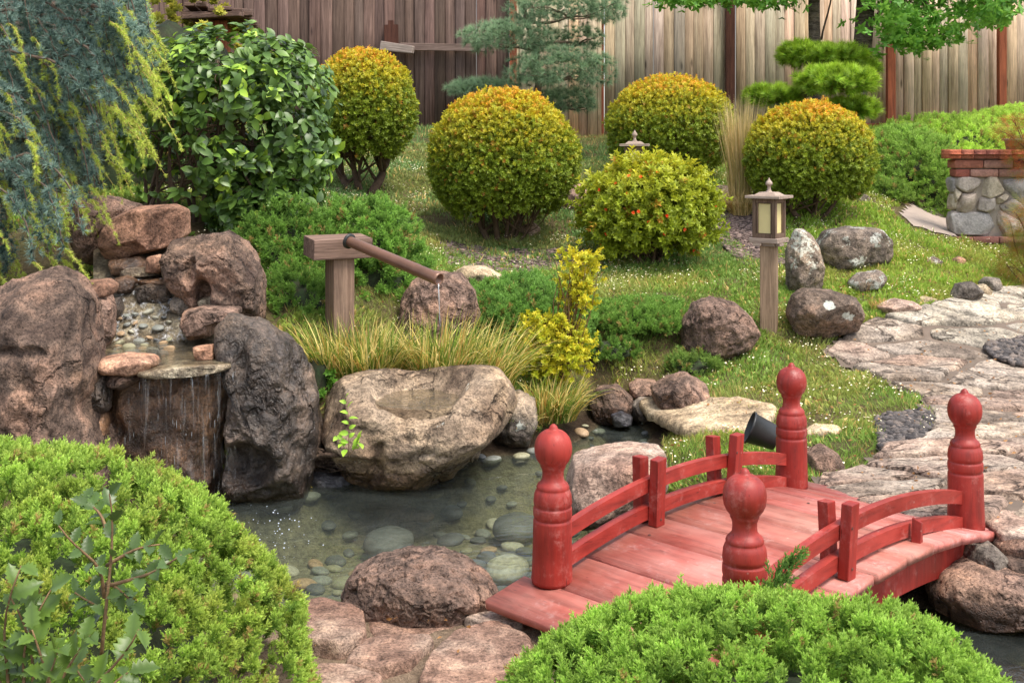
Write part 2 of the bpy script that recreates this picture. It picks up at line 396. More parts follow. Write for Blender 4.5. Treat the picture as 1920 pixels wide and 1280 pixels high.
n3 = np.stack([PXY[:, 0], PXY[:, 1], 0 * PXY[:, 0]], 1)
soil = np.array(srgb(128, 106, 80)); moss = np.array(srgb(98, 96, 58)); mulch = np.array(srgb(88, 76, 72)); bedc = np.array(srgb(168, 162, 130))
gc = soil + (moss - soil) * np.clip(.55 + fbm(n3 * 3, 3, 12), 0, 1)[:, None]
for P_ in (MULCH, MULCH2):
    gc = gc + (mulch - gc) * (1 - sstep(sdf(PXY, P_) + .1 * noise(n3 * 5, 2), -.05, .08))[:, None]
dp = sdf(PXY, POND); gc = gc + (bedc - gc) * (1 - sstep(dp, -.12, -.02))[:, None]
sandc = np.array(srgb(158, 136, 114)); gc = gc + (sandc - gc) * (sstep(PXY[:, 1], 4.15, 3.95) * sstep(PXY[:, 0], .55, .25) * sstep(PXY[:, 0], -1.1, -.9))[:, None]
mud = np.array(srgb(70, 56, 44)); band = sstep(dp, -.12, -.02) * (1 - sstep(dp, .02, .12)); gc = gc + (mud - gc) * band[:, None]
m, n, b = new_mat('ground_soil'); a = nd(n, 'ShaderNodeAttribute', attribute_name='Col'); tc = nd(n, 'ShaderNodeTexCoord')
f1 = noise_n(n, tc.outputs['Object'], 30, 6, .7); f2 = noise_n(n, tc.outputs['Object'], 120, 3, .7)
cc = mixc(n, .9, a.outputs['Color'], ramp(n, f1, [(.3, g3(.5)), (.7, g3(1.5))]), 'MULTIPLY')
n.links.new(cc, b.inputs['Base Color']); b.inputs['Roughness'].default_value = .95; b.inputs['Specular IOR Level'].default_value = .15
n.links.new(bump(n, f2, .8, .01, bump(n, f1, .8, .03)), b.inputs['Normal'])
M_GROUND = m
mb = MB(); mb.add(np.stack([gx.ravel(), gy.ravel(), gz], 1), quads, gc)
g = mb.build('ground', M_GROUND, smooth=True); tag(g, 'sloping garden ground of soil rising from pond to fence', 'ground', kind='structure')

# ------------------------------------------------------------------ water
def water_mat(name, tint, murk, murk_amt, wave=18, wdist=.01, stretch=(1, 1, 1), rough=.02):
    m, n, b = new_mat(name); n.nodes.remove(b); tc = nd(n, 'ShaderNodeTexCoord')
    v = mapping(n, tc.outputs['Object'], stretch)
    w1 = noise_n(n, v, wave, 3, .5, dist=.6); w2 = noise_n(n, v, wave * .25, 3, .5, dist=1.0)
    nb = bump(n, w1, .35, wdist, bump(n, w2, .4, wdist * 3))
    tr = nd(n, 'ShaderNodeBsdfTransparent'); tr.inputs[0].default_value = (*tint, 1)
    df = nd(n, 'ShaderNodeBsdfDiffuse'); df.inputs[0].default_value = (*murk, 1)
    gl = nd(n, 'ShaderNodeBsdfGlossy'); gl.inputs['Roughness'].default_value = rough; n.links.new(nb, gl.inputs['Normal'])
    fr = nd(n, 'ShaderNodeFresnel'); fr.inputs[0].default_value = 1.33; n.links.new(nb, fr.inputs['Normal'])
    mf = noise_n(n, v, 2.2, 4, .55, dist=1.5); mm = nd(n, 'ShaderNodeMapRange'); n.links.new(mf, mm.inputs[0])
    mm.inputs[1].default_value = .3; mm.inputs[2].default_value = .7; mm.inputs[3].default_value = murk_amt * .5; mm.inputs[4].default_value = murk_amt * 1.4
    a = nd(n, 'ShaderNodeMixShader'); n.links.new(mm.outputs[0], a.inputs[0]); n.links.new(tr.outputs[0], a.inputs[1]); n.links.new(df.outputs[0], a.inputs[2])
    c = nd(n, 'ShaderNodeMixShader'); n.links.new(fr.outputs[0], c.inputs[0]); n.links.new(a.outputs[0], c.inputs[1]); n.links.new(gl.outputs[0], c.inputs[2])
    n.links.new(c.outputs[0], n.nodes['Material Output'].inputs[0]); return m
M_WATER = water_mat('pond_water', (.74, .78, .70), srgb(128, 138, 134), .09, wdist=.014)
M_POOL = water_mat('pool_water', (.85, .84, .78), srgb(150, 140, 120), .12, wave=30, wdist=.012, stretch=(.6, 2.2, 1))
mb = MB(); wx, wy = np.meshgrid(np.linspace(-2.3, 4, 90), np.linspace(2.6, 7.5, 80)); wz = 0 * wx
ii = np.arange(89)[None] + np.arange(79)[:, None] * 90
q = np.stack([ii, ii + 1, ii + 91, ii + 90], -1).reshape(-1, 4)
P = np.stack([wx.ravel(), wy.ravel()], 1); keep = (sdf(P, POND) < .16)[q].any(1)
mb.add(np.stack([wx.ravel(), wy.ravel(), wz.ravel()], 1), q[keep], (.1, .1, .1))
o = mb.build('water', M_WATER, smooth=True); tag(o, 'clear green pond water', 'water', kind='structure')

# ------------------------------------------------------------------ rocks
_ico = {}
def ico(sub):
    if sub not in _ico:
        bm = bmesh.new(); bmesh.ops.create_icosphere(bm, subdivisions=sub, radius=1.0)
        v = np.array([x.co[:] for x in bm.verts]); f = np.array([[x.index for x in p.verts] for p in bm.faces]); bm.free(); _ico[sub] = (v, f)
    return _ico[sub]
def polar(poly, c):
    """radius of a polygon seen from c, as a function of angle"""
    th = np.linspace(-np.pi, np.pi, 721); R = np.zeros(721)
    for k, t in enumerate(th):
        d = np.array([math.cos(t), math.sin(t)])
        for a, b in zip(poly, np.roll(poly, -1, 0)):
            e = b - a; den = d[0] * e[1] - d[1] * e[0]
            if abs(den) < 1e-12: continue
            w = a - c; s = (w[0] * e[1] - w[1] * e[0]) / den; u = (w[0] * d[1] - w[1] * d[0]) / den
            if s > 0 and -1e-6 <= u <= 1 + 1e-6: R[k] = max(R[k], s)
    kk = np.hanning(17); kk /= kk.sum(); R = np.convolve(np.concatenate([R[-9:-1], R, R[1:9]]), kk, 'valid')
    return th, R
def near_polar(poly, c):
    th = np.linspace(-np.pi, np.pi, 361); R = np.full(361, 9.0)
    D = np.stack([np.cos(th), np.sin(th)], 1)
    for a, b in zip(poly, np.roll(poly, -1, 0)):
        e = b - a; w = a - c; den = D[:, 0] * e[1] - D[:, 1] * e[0]; den = np.where(abs(den) < 1e-9, 1e-9, den)
        s = (w[0] * e[1] - w[1] * e[0]) / den; u = (w[0] * D[:, 1] - w[1] * D[:, 0]) / den
        R = np.where((s > 0) & (u >= 0) & (u <= 1), np.minimum(R, s), R)
    return th, R
def rock(outline, Y, depth, mat, label, sub=5, amp=.07, seed=0, cuts=10, cutd=.8, name='boulder', cat='boulder', pits=0, power=.72, group=None, post=None, freq=1.0, strata=0, kind=None, ret=False, dents=()):
    """a stone with the given outline (photograph pixels at distance Y) and its own depth"""
    P = np.array([W(px, py, Y) for px, py in outline]); P2 = P[:, [0, 2]]
    e = np.roll(P2, -1, 0); ar = (P2[:, 0] * e[:, 1] - e[:, 0] * P2[:, 1]); A = ar.sum() / 2
    c = np.array([((P2[:, 0] + e[:, 0]) * ar).sum(), ((P2[:, 1] + e[:, 1]) * ar).sum()]) / (6 * A)
    th, R = polar(P2, c); d, f = ico(sub); rg = np.random.default_rng(seed + 100)
    ang = np.arctan2(d[:, 2], d[:, 0]); rr = np.sqrt(d[:, 0] ** 2 + d[:, 2] ** 2) ** power; r = np.interp(ang, th, R) * rr
    dy = np.sign(d[:, 1]) * np.abs(d[:, 1]) ** .8
    V = np.stack([np.cos(ang) * r, dy * depth, np.sin(ang) * r], 1); size = float(np.sqrt(abs(A)))
    for k in range(cuts):
        nn = unit(np.array([rg.normal() * .8, -abs(rg.normal()) - .35, rg.normal() * .8]))
        proj = V @ nn; off = proj.max() * rg.uniform(cutd, .97)
        V = V - np.clip(proj - off, 0, None)[:, None] * nn * .95
    s = V / size * freq; so = seed * 7.7
    face = np.abs(d[:, 1]) * .85 + .15
    disp = amp * 1.3 * size * (fbm(s * 1.8 + so, 7, seed, .64) * .95 + .75 * fbm(s * 4 + so, 4, seed + 20, .6, ridged=True)) * (.35 + .65 * face)
    if strata: disp = disp + strata * size * fbm(s * np.array([1.2, 1.2, 9]) + so, 3, seed + 30, .6, ridged=True)
    if pits:
        q = noise(V * 22 + so, seed + 5) * .6 + noise(V * 45 + so, seed + 6) * .4
        disp = disp - pits * np.clip(q - .12, 0, .3)
    V = V + d * disp[:, None]
    for (dx_, dz_, rx_, rz_, dd_) in dents:
        q_ = W(dx_, dz_, Y); e_ = np.sqrt(((V[:, 0] + c[0] - q_[0]) / (rx_ * Y / F)) ** 2 + ((V[:, 2] + c[1] - q_[2]) / (rz_ * Y / F)) ** 2)
        V[:, 1] += (1 - sstep(e_, .45, 1.05)) * dd_ * (d[:, 1] < .1)
    base = np.array([c[0], Y, c[1] + V[:, 2].min()]); V = V + np.array([c[0], Y, c[1]])
    if post is not None: V = post(V)
    if ret: return V, f
    mb = MB(); mb.add(V, f, (.2, .2, .2)); o = mb.build(name, mat, origin=base, smooth=True)
    tag(o, label, cat, group, kind); return o

MR_BROWN = rock_mat('rock_brown', srgb(76, 56, 48), srgb(108, 84, 72), srgb(144, 106, 88), pit=.9, cracks=.2, cstr=(3, 3, 3))
MR_GREY = rock_mat('rock_grey', srgb(98, 86, 78), srgb(134, 120, 108), srgb(152, 132, 116), pit=.6, lichen=.1)
MR_LICH = rock_mat('rock_lichen', srgb(98, 84, 76), srgb(126, 108, 96), srgb(146, 126, 110), pit=.9, lichen=1.0, lich_col=(.46, .46, .40))
MR_LAVA = rock_mat('rock_lava', srgb(106, 80, 68), srgb(138, 106, 92), srgb(156, 116, 98), pit=1.0, scale=1.2, cracks=.4, cstr=(5, 5, 5))
MR_RED = rock_mat('rock_red', srgb(128, 84, 64), srgb(164, 112, 88), srgb(182, 132, 106), pit=.2, scale=.9, rough=.75)
MR_WET = rock_mat('rock_wet', srgb(70, 48, 36), srgb(110, 76, 56), srgb(144, 102, 74), sat=.95, pit=.7, wet=.6, rough=.5)
MR_DWET = rock_mat('rock_dark_wet', srgb(62, 50, 44), srgb(94, 78, 68), srgb(122, 98, 84), pit=.8, wet=.4, rough=.55, cracks=.2, cstr=(3, 3, 2))
MR_BEIGE = rock_mat('rock_beige', srgb(156, 128, 98), srgb(186, 156, 122), srgb(198, 172, 140), pit=.1, scale=.8, rough=.85)
MR_FLAG = rock_mat('flagstone_pink', srgb(146, 108, 92), srgb(176, 140, 122), srgb(184, 158, 142), pit=.05, scale=.9, rough=.85)
MR_LIP = rock_mat('rock_lip', srgb(120, 92, 70), srgb(172, 146, 116), srgb(206, 186, 156), pit=.2, wet=.6, rough=.5, scale=2)
MR_TROUGH = rock_mat('rock_trough', srgb(108, 84, 68), srgb(146, 120, 98), srgb(166, 140, 116), cracks=.18, cstr=(3, 3, 3), pit=.5, lichen=.12, scale=.9)
MR_BLUE = rock_mat('rock_blue_wet', srgb(72, 76, 88), srgb(104, 110, 124), srgb(138, 144, 156), pit=.2, wet=.6)

def basin_cut(V):
    # a bowl sunk into the upper face, and a lower front rim
    c = W(795, 722, 5.62); dx = (V[:, 0] - c[0]) / .265; dyy = (V[:, 1] - c[1]) / .27
    r = np.sqrt(dx ** 2 + dyy ** 2) * (1 + .30 * fbm(V * 5, 3, 77)) + .05 * fbm(V * 16, 3, 78); top = V[:, 2] > .12
    dep = (1 - sstep(r, .55, 1.05)) * .11 * top
    tilt = np.clip((5.75 - V[:, 1]) * .34, 0, .2) * sstep(V[:, 2], .12, .38) * sstep(np.abs(V[:, 0] + .47), .5, .25)
    out = V.copy(); out[:, 2] -= dep + tilt * .6
    return out
def spout(V): return V

R = rock
R([(-90, 600), (-20, 545), (40, 508), (95, 500), (140, 525), (165, 565), (172, 640), (180, 700), (165, 745), (185, 810), (202, 870), (190, 970), (60, 1010), (-100, 980), (-150, 800)],
  5.1, .42, MR_BROWN, 'huge rough brown boulder on the left side of the waterfall', sub=6, amp=.09, seed=1, cuts=12, cutd=.76, pits=.02, dents=[(95, 640, 60, 14, .05)])
R([(402, 618), (432, 586), (500, 608), (548, 648), (578, 690), (590, 750), (590, 860), (574, 940), (520, 985), (440, 990), (428, 900), (430, 800), (440, 720), (412, 665)],
  5.36, .27, MR_DWET, 'big grey brown boulder wet on its left side, right beside the falling water', sub=6, amp=.085, seed=2, cuts=12, cutd=.74, dents=[(478, 850, 62, 46, .15), (470, 690, 16, 60, .03)])
R([(205, 700), (300, 686), (400, 680), (438, 688), (430, 760), (416, 830), (420, 960), (420, 1030), (240, 1030), (215, 900), (200, 800)],
  5.38, .15, MR_WET, 'dark wet brown rock face behind the falling water', sub=6, amp=.085, seed=3, cuts=7, cutd=.82, power=.55)
R([(180, 672), (230, 664), (290, 668), (300, 684), (262, 700), (195, 698)], 5.25, .14, MR_RED, 'reddish ledge stone at the left end of the waterfall lip', sub=4, amp=.06, seed=4, cuts=3)
R([(255, 690), (330, 681), (436, 676), (442, 688), (390, 699), (300, 705), (262, 704)], 5.24, .12, MR_LIP, 'pale mineral crusted edge stone along the top of the waterfall', sub=5, amp=.05, seed=63, cuts=3, power=.5)
R([(200, 700), (250, 696), (262, 712), (235, 728), (205, 722)], 5.24, .1, MR_BROWN, 'small brown stone tucked under the red ledge stone', sub=4, seed=5)
R([(168, 705), (195, 700), (206, 730), (204, 770), (180, 780), (166, 750)], 5.2, .09, MR_DWET, 'small dark grey stone between left boulder and wet face', sub=4, seed=6)
R([(160, 775), (200, 770), (208, 820), (206, 880), (180, 900), (160, 840)], 5.22, .1, MR_WET, 'narrow wet stone low in the gap by the left boulder', sub=4, seed=7)
R([(308, 485), (328, 452), (372, 443), (420, 435), (455, 448), (478, 485), (490, 530), (494, 610), (440, 615), (400, 600), (350, 575), (325, 530)],
  6.0, .32, MR_BROWN, 'pinkish brown boulder with a dark hollow standing above the cascade', sub=6, amp=.09, seed=8, cuts=10, cutd=.76, pits=.015, dents=[(398, 545, 20, 42, .14), (380, 500, 14, 30, .06)])
R([(193, 445), (215, 408), (262, 387), (322, 383), (350, 394), (350, 440), (318, 462), (250, 482), (200, 486)], 6.3, .26, MR_RED,
  'smooth reddish orange boulder lying on top of the cascade rocks', sub=6, amp=.035, seed=9, cuts=12)
R([(138, 372), (200, 367), (262, 384), (255, 400), (212, 440), (195, 500), (160, 490), (136, 440)], 6.55, .25, MR_LAVA,
  'brown and orange rock behind the red boulder under the cedar', sub=5, amp=.09, seed=10)
R([(138, 528), (200, 523), (218, 535), (212, 552), (170, 560), (140, 556)], 5.7, .14, MR_RED, 'flat pinkish capstone on the left of the small cascade', sub=4, amp=.05, seed=11)
R([(158, 552), (206, 548), (214, 580), (214, 630), (192, 668), (172, 650), (160, 600)], 5.66, .1, MR_LAVA, 'upright pink stone under the flat capstone', sub=4, amp=.07, seed=12)
R([(206, 486), (262, 480), (280, 495), (268, 515), (214, 515)], 6.15, .12, MR_WET, 'dark wet stone under the red boulder in the cascade', sub=4, seed=13)
R([(276, 482), (300, 476), (308, 500), (300, 512), (274, 510)], 6.05, .07, MR_RED, 'small red wet stone at the top of the cascade', sub=4, seed=14)
R([(252, 540), (280, 532), (318, 536), (326, 560), (300, 575), (262, 570)], 5.98, .09, MR_DWET, 'rounded grey stone in the middle of the cascade', sub=4, seed=15)
R([(322, 556), (350, 548), (374, 560), (378, 585), (340, 592), (322, 582)], 5.92, .09, MR_GREY, 'pale grey rounded stone right of centre in the cascade', sub=4, seed=16)
R([(256, 524), (300, 520), (345, 528), (342, 540), (300, 538), (256, 536)], 6.06, .09, MR_WET, 'flat wet stone with foam across the cascade', sub=4, seed=17)
R([(215, 522), (238, 516), (258, 526), (252, 548), (222, 552)], 6.0, .08, MR_WET, 'dark wet stone at the left side of the cascade below the ledge', sub=4, seed=64)
R([(222, 505), (250, 498), (300, 504), (304, 516), (250, 520), (224, 518)], 6.1, .08, MR_LIP, 'mineral crusted flat stone below the dark stone in the cascade', sub=4, seed=65)
R([(300, 500), (330, 496), (350, 512), (340, 528), (305, 524)], 6.1, .08, MR_LIP, 'foam covered pale stone beside the upper boulder in the cascade', sub=4, seed=66)
R([(372, 560), (400, 552), (412, 572), (400, 592), (376, 590)], 5.9, .08, MR_LIP, 'pale crusted stone under the boulder with the hollow', sub=4, seed=67)
R([(208, 560), (226, 556), (232, 580), (222, 600), (208, 592)], 5.85, .05, MR_DWET, 'thin dark stone at the left edge of the pebble bed', sub=4, seed=68)
R([(345, 582), (380, 574), (450, 577), (448, 594), (402, 604), (398, 628), (360, 636), (342, 610)], 5.72, .16, MR_LAVA, 'flat topped pink brown stone at the right end of the pool', sub=5, amp=.07, seed=18)
R([(362, 650), (400, 645), (404, 672), (368, 676)], 5.3, .06, MR_RED, 'small red brown stone on the right end of the lip', sub=4, seed=19)
R([(555, 755), (585, 742), (600, 790), (616, 850), (604, 900), (560, 905)], 5.72, .2, MR_DWET, 'dark stone in the gap between waterfall boulder and stone trough', sub=5, seed=20)
R([(588, 765), (608, 733), (640, 712), (700, 702), (760, 708), (830, 699), (890, 693), (938, 700), (962, 725), (971, 758), (950, 792), (912, 822), (882, 852), (850, 884),
   (800, 900), (700, 900), (650, 884), (624, 835), (600, 800)], 5.7, .42, MR_TROUGH, 'big pale brown boulder hollowed into a water basin at the pond edge', sub=6, amp=.045, seed=21,
  cuts=7, name='stone_basin', cat='stone basin', post=basin_cut, power=.62, dents=[(725, 815, 14, 60, .05), (690, 850, 50, 40, .06)])
R([(935, 742), (975, 733), (1003, 750), (1008, 790), (990, 835), (930, 840), (915, 800)], 6.15, .22, MR_GREY, 'grey rock half hidden behind the right end of the stone basin', sub=5, seed=22)
R([(752, 560), (775, 525), (815, 508), (865, 512), (890, 545), (900, 590), (880, 645), (800, 670), (745, 640)], 6.75, .28, MR_LAVA, 'rough purplish brown boulder behind the water spout', sub=6, amp=.06, seed=23, pits=.015)
R([(848, 512), (868, 500), (910, 500), (948, 520), (930, 534), (870, 532)], 7.7, .2, MR_BEIGE, 'flat beige stone lying in ground cover behind the spout', sub=4, seed=24)
R([(1278, 610), (1300, 570), (1335, 556), (1375, 566), (1405, 592), (1424, 622), (1405, 650), (1360, 668), (1310, 672), (1280, 650)], 7.15, .26, MR_LAVA,
  'round pitted reddish brown boulder alone on the lawn', sub=6, amp=.06, seed=25, pits=.025)
R([(1476, 470), (1490, 430), (1512, 420), (1530, 445), (1544, 500), (1540, 540), (1505, 560), (1474, 552)], 8.2, .14, MR_LICH, 'narrow upright stone with lichen right of the near lantern', sub=5, amp=.09, seed=26, cuts=12)
R([(1533, 460), (1548, 432), (1590, 425), (1650, 428), (1668, 450), (1666, 490), (1620, 505), (1560, 505), (1538, 490)], 8.8, .3, MR_LICH, 'broad flat topped boulder crusted with pale lichen', sub=5, amp=.08, seed=27, strata=.02)
_rl = np.array([(1547 - 960) * 7.35 / F, 7.35, 0]); _zb = None
RL = R([(1476, 590), (1488, 555), (1510, 541), (1560, 544), (1600, 556), (1617, 585), (1605, 618), (1550, 632), (1490, 625)], 7.35, .24, MR_BROWN if 0 else rock_mat('rock_spotted', srgb(92, 72, 60), srgb(122, 100, 86), srgb(146, 112, 92), pit=.8, spots=[(-.02, -.21, .245, .045), (.10, -.19, .155, .035), (.135, -.17, .14, .03), (-.035, -.24, .15, .018)]),
  'grey brown boulder with round white lichen spots beside the lantern post', sub=6, amp=.05, seed=28, pits=.01)
R([(1590, 530), (1612, 512), (1650, 506), (1662, 520), (1645, 545), (1600, 550)], 8.2, .14, MR_LICH, 'low whitish rock with a dry tuft in the grass', sub=4, seed=29)
R([(1645, 575), (1680, 560), (1715, 566), (1738, 585), (1700, 600), (1655, 590)], 7.73, .16, MR_FLAG, 'low purplish flat rock at the path edge', sub=5, seed=30)
R([(1716, 562), (1735, 555), (1756, 560), (1750, 574), (1722, 574)], 7.9, .09, MR_BEIGE, 'small pale flat stone in grass beside the path', sub=4, seed=31)
R([(1783, 558), (1795, 532), (1822, 528), (1842, 545), (1836, 562), (1805, 572)], 7.99, .12, MR_GREY, 'grey angular rock at the top left of the path', sub=4, seed=32)
R([(1830, 536), (1846, 532), (1858, 545), (1852, 560), (1832, 560)], 8.17, .08, MR_BEIGE, 'small round tan stone between two grey rocks by the path', sub=4, seed=33)
R([(1836, 530), (1850, 519), (1872, 521), (1880, 538), (1866, 552), (1844, 545)], 8.42, .1, MR_GREY, 'rounded pale grey rock under the laceleaf maple', sub=4, seed=34)
R([(1736, 488), (1750, 480), (1768, 490), (1764, 503), (1740, 503)], 8.86, .08, MR_LICH, 'little rock with a white patch in the grass below the wall', sub=3, seed=35)
R([(1785, 486), (1800, 480), (1812, 488), (1808, 500), (1788, 500)], 9.0, .06, MR_RED, 'little pinkish rock in the grass below the wall', sub=3, seed=36)
R([(1040, 380), (1060, 348), (1090, 345), (1112, 370), (1108, 420), (1050, 425)], 10.2, .3, MR_LAVA, 'purplish rock half hidden behind the middle round shrub', sub=5, seed=37)
R([(975, 425), (1000, 416), (1014, 428), (1008, 446), (980, 446)], 9.5, .12, MR_FLAG, 'small pinkish rock at the foot of the middle round shrub', sub=4, seed=38)
R([(1598, 372), (1612, 358), (1628, 368), (1628, 390), (1602, 390)], 10.3, .12, MR_GREY, 'small grey rock beside the right round shrub', sub=3, seed=39)
R([(1412, 352), (1424, 350), (1428, 368), (1412, 370)], 10.2, .05, MR_GREY, 'tiny grey stone beside the feather grass', sub=3, seed=40)
for ek_, (ex_, ew_, eh_, el_) in enumerate([(1722, 26, 16, 'brown'), (1748, 22, 18, 'dark'), (1770, 20, 14, 'pinkish')]):
    eg_ = ground(ex_, 388); R([(ex_ - ew_ / 2, 386), (ex_ - ew_ / 4, 388 - eh_), (ex_ + ew_ / 4, 387 - eh_), (ex_ + ew_ / 2, 384), (ex_ + ew_ / 3, 394), (ex_ - ew_ / 3, 394)], eg_[1] + .05, .09, [MR_BROWN, MR_GREY, MR_LAVA][ek_], 'small %s edging rock between the juniper skirt and the concrete walk' % el_, sub=4, seed=300 + ek_)
# pond edge stones on the far side
R([(1104, 755), (1120, 728), (1160, 722), (1186, 745), (1182, 780), (1150, 800), (1112, 792)], 6.7, .17, MR_BROWN, 'rounded dark brown stone at the head of the stream', sub=5, seed=41)
R([(1178, 722), (1195, 712), (1230, 714), (1234, 735), (1215, 745), (1182, 742)], 6.8, .12, MR_LAVA, 'pinkish block on top of the stones at the stream head', sub=4, seed=42)
R([(1180, 762), (1200, 745), (1235, 748), (1238, 780), (1205, 792), (1182, 785)], 6.66, .13, MR_GREY, 'low stone under the pinkish block at the stream head', sub=4, seed=43)
R([(1222, 730), (1250, 708), (1290, 700), (1325, 722), (1330, 760), (1290, 785), (1235, 785)], 6.5, .22, MR_LAVA, 'rough pinkish brown rock above the beige slab', sub=5, amp=.09, seed=44)
R([(1140, 712), (1165, 708), (1180, 718), (1165, 728), (1142, 726)], 7.1, .08, MR_DWET, 'small dark stone above the rounded stone at the stream head', sub=4, seed=45)
R([(1145, 778), (1165, 770), (1186, 780), (1184, 796), (1150, 798)], 6.55, .1, MR_BLUE, 'small bluish wet stone sticking out of the stream', sub=4, seed=46)
R([(1062, 905), (1075, 865), (1120, 850), (1190, 840), (1248, 848), (1250, 900), (1200, 950), (1130, 985), (1075, 975)], 4.95, .3, MR_FLAG, 'pink tan boulder in the water behind the bridge rail', sub=6, amp=.04, seed=47)
R([(1514, 850), (1545, 835), (1572, 850), (1584, 878), (1560, 900), (1514, 900)], 5.15, .13, MR_LAVA, 'brown rounded rock in the grass behind the far left post', sub=5, amp=.04, seed=48)
R([(1505, 812), (1535, 798), (1575, 800), (1578, 812), (1520, 822)], 5.7, .1, MR_BEIGE, 'thin pale stone in the grass behind the far left post', sub=4, seed=49)
# bank stones under the far end of the bridge
R([(1742, 1110), (1765, 1075), (1830, 1062), (1920, 1068), (2010, 1075), (2020, 1140), (1930, 1165), (1800, 1158), (1750, 1140)], 3.98, .2, MR_LAVA, 'large pink brown boulder in the water under the right end of the bridge', sub=6, amp=.05, seed=50)
R([(1808, 1040), (1822, 1017), (1855, 1015), (1878, 1035), (1885, 1075), (1840, 1085), (1812, 1072)], 4.10, .16, MR_GREY, 'dark grey brown rock wedged under the bridge end', sub=5, seed=51)
R([(1868, 1020), (1900, 1000), (1960, 1000), (1990, 1030), (1980, 1060), (1880, 1055)], 4.12, .16, MR_LAVA, 'pink flat rock at the right edge beside the bridge end', sub=5, seed=52)
R([(1880, 1050), (1920, 1045), (1980, 1050), (1975, 1085), (1890, 1085)], 4.02, .12, MR_BROWN, 'narrow brown stone between the bank rocks at the right edge', sub=4, seed=53)
R([(1745, 1190), (1830, 1165), (1930, 1160), (2010, 1200), (2000, 1290), (1900, 1290), (1800, 1250)], 3.75, .16, MR_LAVA, 'submerged reddish brown rock under clear water at the right edge', sub=5, amp=.04, seed=54,
  post=lambda V: np.stack([V[:, 0], V[:, 1] + .1, (V[:, 2] - .02) * .35 - .14], 1))
R([(1855, 985), (1900, 976), (1990, 975), (1990, 1005), (1900, 1012), (1860, 1004)], 4.2, .2, MR_FLAG, 'flat pinkish capstone on top of the bank at the right edge', sub=5, amp=.04, seed=69)
# foreground
R([(638, 1118), (658, 1080), (700, 1058), (765, 1046), (830, 1046), (880, 1066), (920, 1095), (938, 1130), (930, 1165), (880, 1180), (760, 1195), (680, 1185), (645, 1150)],
  3.78, .25, MR_LAVA, 'heavily pitted brown lava rock at the near edge of the pond', sub=7, amp=.05, seed=55, pits=.05)

# flat stones: outline on the ground
def slab(outline, mat, label, thick=.06, z=None, lift=.03, seed=0, name='flagstone', cat='flagstone', group=None, rough=.008, xy=None, tilt=(0, 0), rings=22, fz=1.0, inside=None, ctr=None):
    P2 = gpoly(outline) if xy is None else np.asarray(xy, float)
    c = P2.mean(0) if inside is None else np.array(ctr); th, Rr = polar(P2, c); sides = 72; a = np.linspace(-np.pi, np.pi, sides, endpoint=False)
    Ra = np.interp(a, th, Rr)
    if inside is not None: Ra = np.minimum(np.minimum(Ra, np.interp(a, *near_polar(inside, c))), np.interp(a, *near_polar(GRAV2, c)))
    s3 = np.stack([np.cos(a), np.sin(a), 0 * a + seed], 1); Ra = Ra * (1 + .035 * fbm(s3 * 4, 3, seed))
    t = np.concatenate([np.linspace(0, .9, rings), [.94, .965, .985, 1.0, 1.0, .99]]); drop = np.concatenate([np.zeros(rings), [.03, .1, .25, .5, .8, 1.0]]) * thick
    X = c[0] + t[:, None] * Ra * np.cos(a); Yy = c[1] + t[:, None] * Ra * np.sin(a)
    hz = H(X.ravel(), Yy.ravel()) if z is None else np.full(X.size, z)
    if z is None: hz = .35 * hz + .65 * (H(c[0], c[1])[0] + (h_raw(X.ravel(), Yy.ravel()) - h_raw(c[0], c[1])))
    p = np.stack([X.ravel(), Yy.ravel(), 0 * X.ravel() + seed * 3.1], 1)
    zz = hz + lift + rough * fbm(p * np.array([7, 10, 1]) * fz, 5, seed, .6) * 1.5 + rough * fbm(p * np.array([3.5, 6, 1]) * fz, 4, seed + 3, .6, ridged=True) - np.repeat(drop, sides)
    zz = zz + (X.ravel() - c[0]) * tilt[0] + (Yy.ravel() - c[1]) * tilt[1]
    i = np.arange(len(t) - 1)[:, None] * sides; j = np.arange(sides)[None]; j2 = (j + 1) % sides
    q = np.stack([i + j, i + sides + j, i + sides + j2, i + j2], -1).reshape(-1, 4)
    mb = MB(); mb.add(np.stack([X.ravel(), Yy.ravel(), zz], 1), q, (.3, .3, .3))
    o = mb.build(name, mat, origin=(c[0], c[1], zz.mean() - thick), smooth=True); tag(o, label, cat, group); return o
MR_STEP = rock_mat('flagstone_reddish', srgb(134, 94, 78), srgb(158, 118, 100), srgb(168, 136, 118), pit=.05, scale=1.3, rough=.85)
slab([(560, 1160), (600, 1152), (655, 1155), (685, 1175), (690, 1215), (640, 1240), (575, 1232), (545, 1200)], MR_STEP, 'reddish flagstone touching the left juniper mound at the pond edge', .12, seed=1, lift=.05)
slab([(680, 1170), (700, 1150), (770, 1142), (835, 1140), (862, 1160), (858, 1182), (790, 1200), (700, 1210)], MR_STEP, 'reddish flagstone directly in front of the pitted lava rock', .12, seed=2, lift=.05)
slab([(640, 1262), (680, 1215), (740, 1205), (808, 1206), (815, 1225), (770, 1262), (700, 1285)], MR_STEP, 'cracked triangular flagstone in the middle of the foreground', .1, seed=3, lift=.03)
slab([(780, 1290), (805, 1235), (850, 1195), (930, 1185), (1000, 1210), (1000, 1330), (860, 1360)], MR_STEP, 'large orange pink flagstone beside the right juniper mound', .1, seed=4, lift=.03)
slab([(868, 1180), (905, 1162), (960, 1165), (985, 1185), (930, 1192)], MR_FLAG, 'small pinkish flagstone under the near left corner of the bridge', .08, seed=5, lift=.03)
slab([(540, 1300), (600, 1262), (660, 1265), (720, 1290), (700, 1380), (580, 1400)], MR_STEP, 'flagstone cut off by the bottom edge of the photo', .1, seed=6, lift=.03)
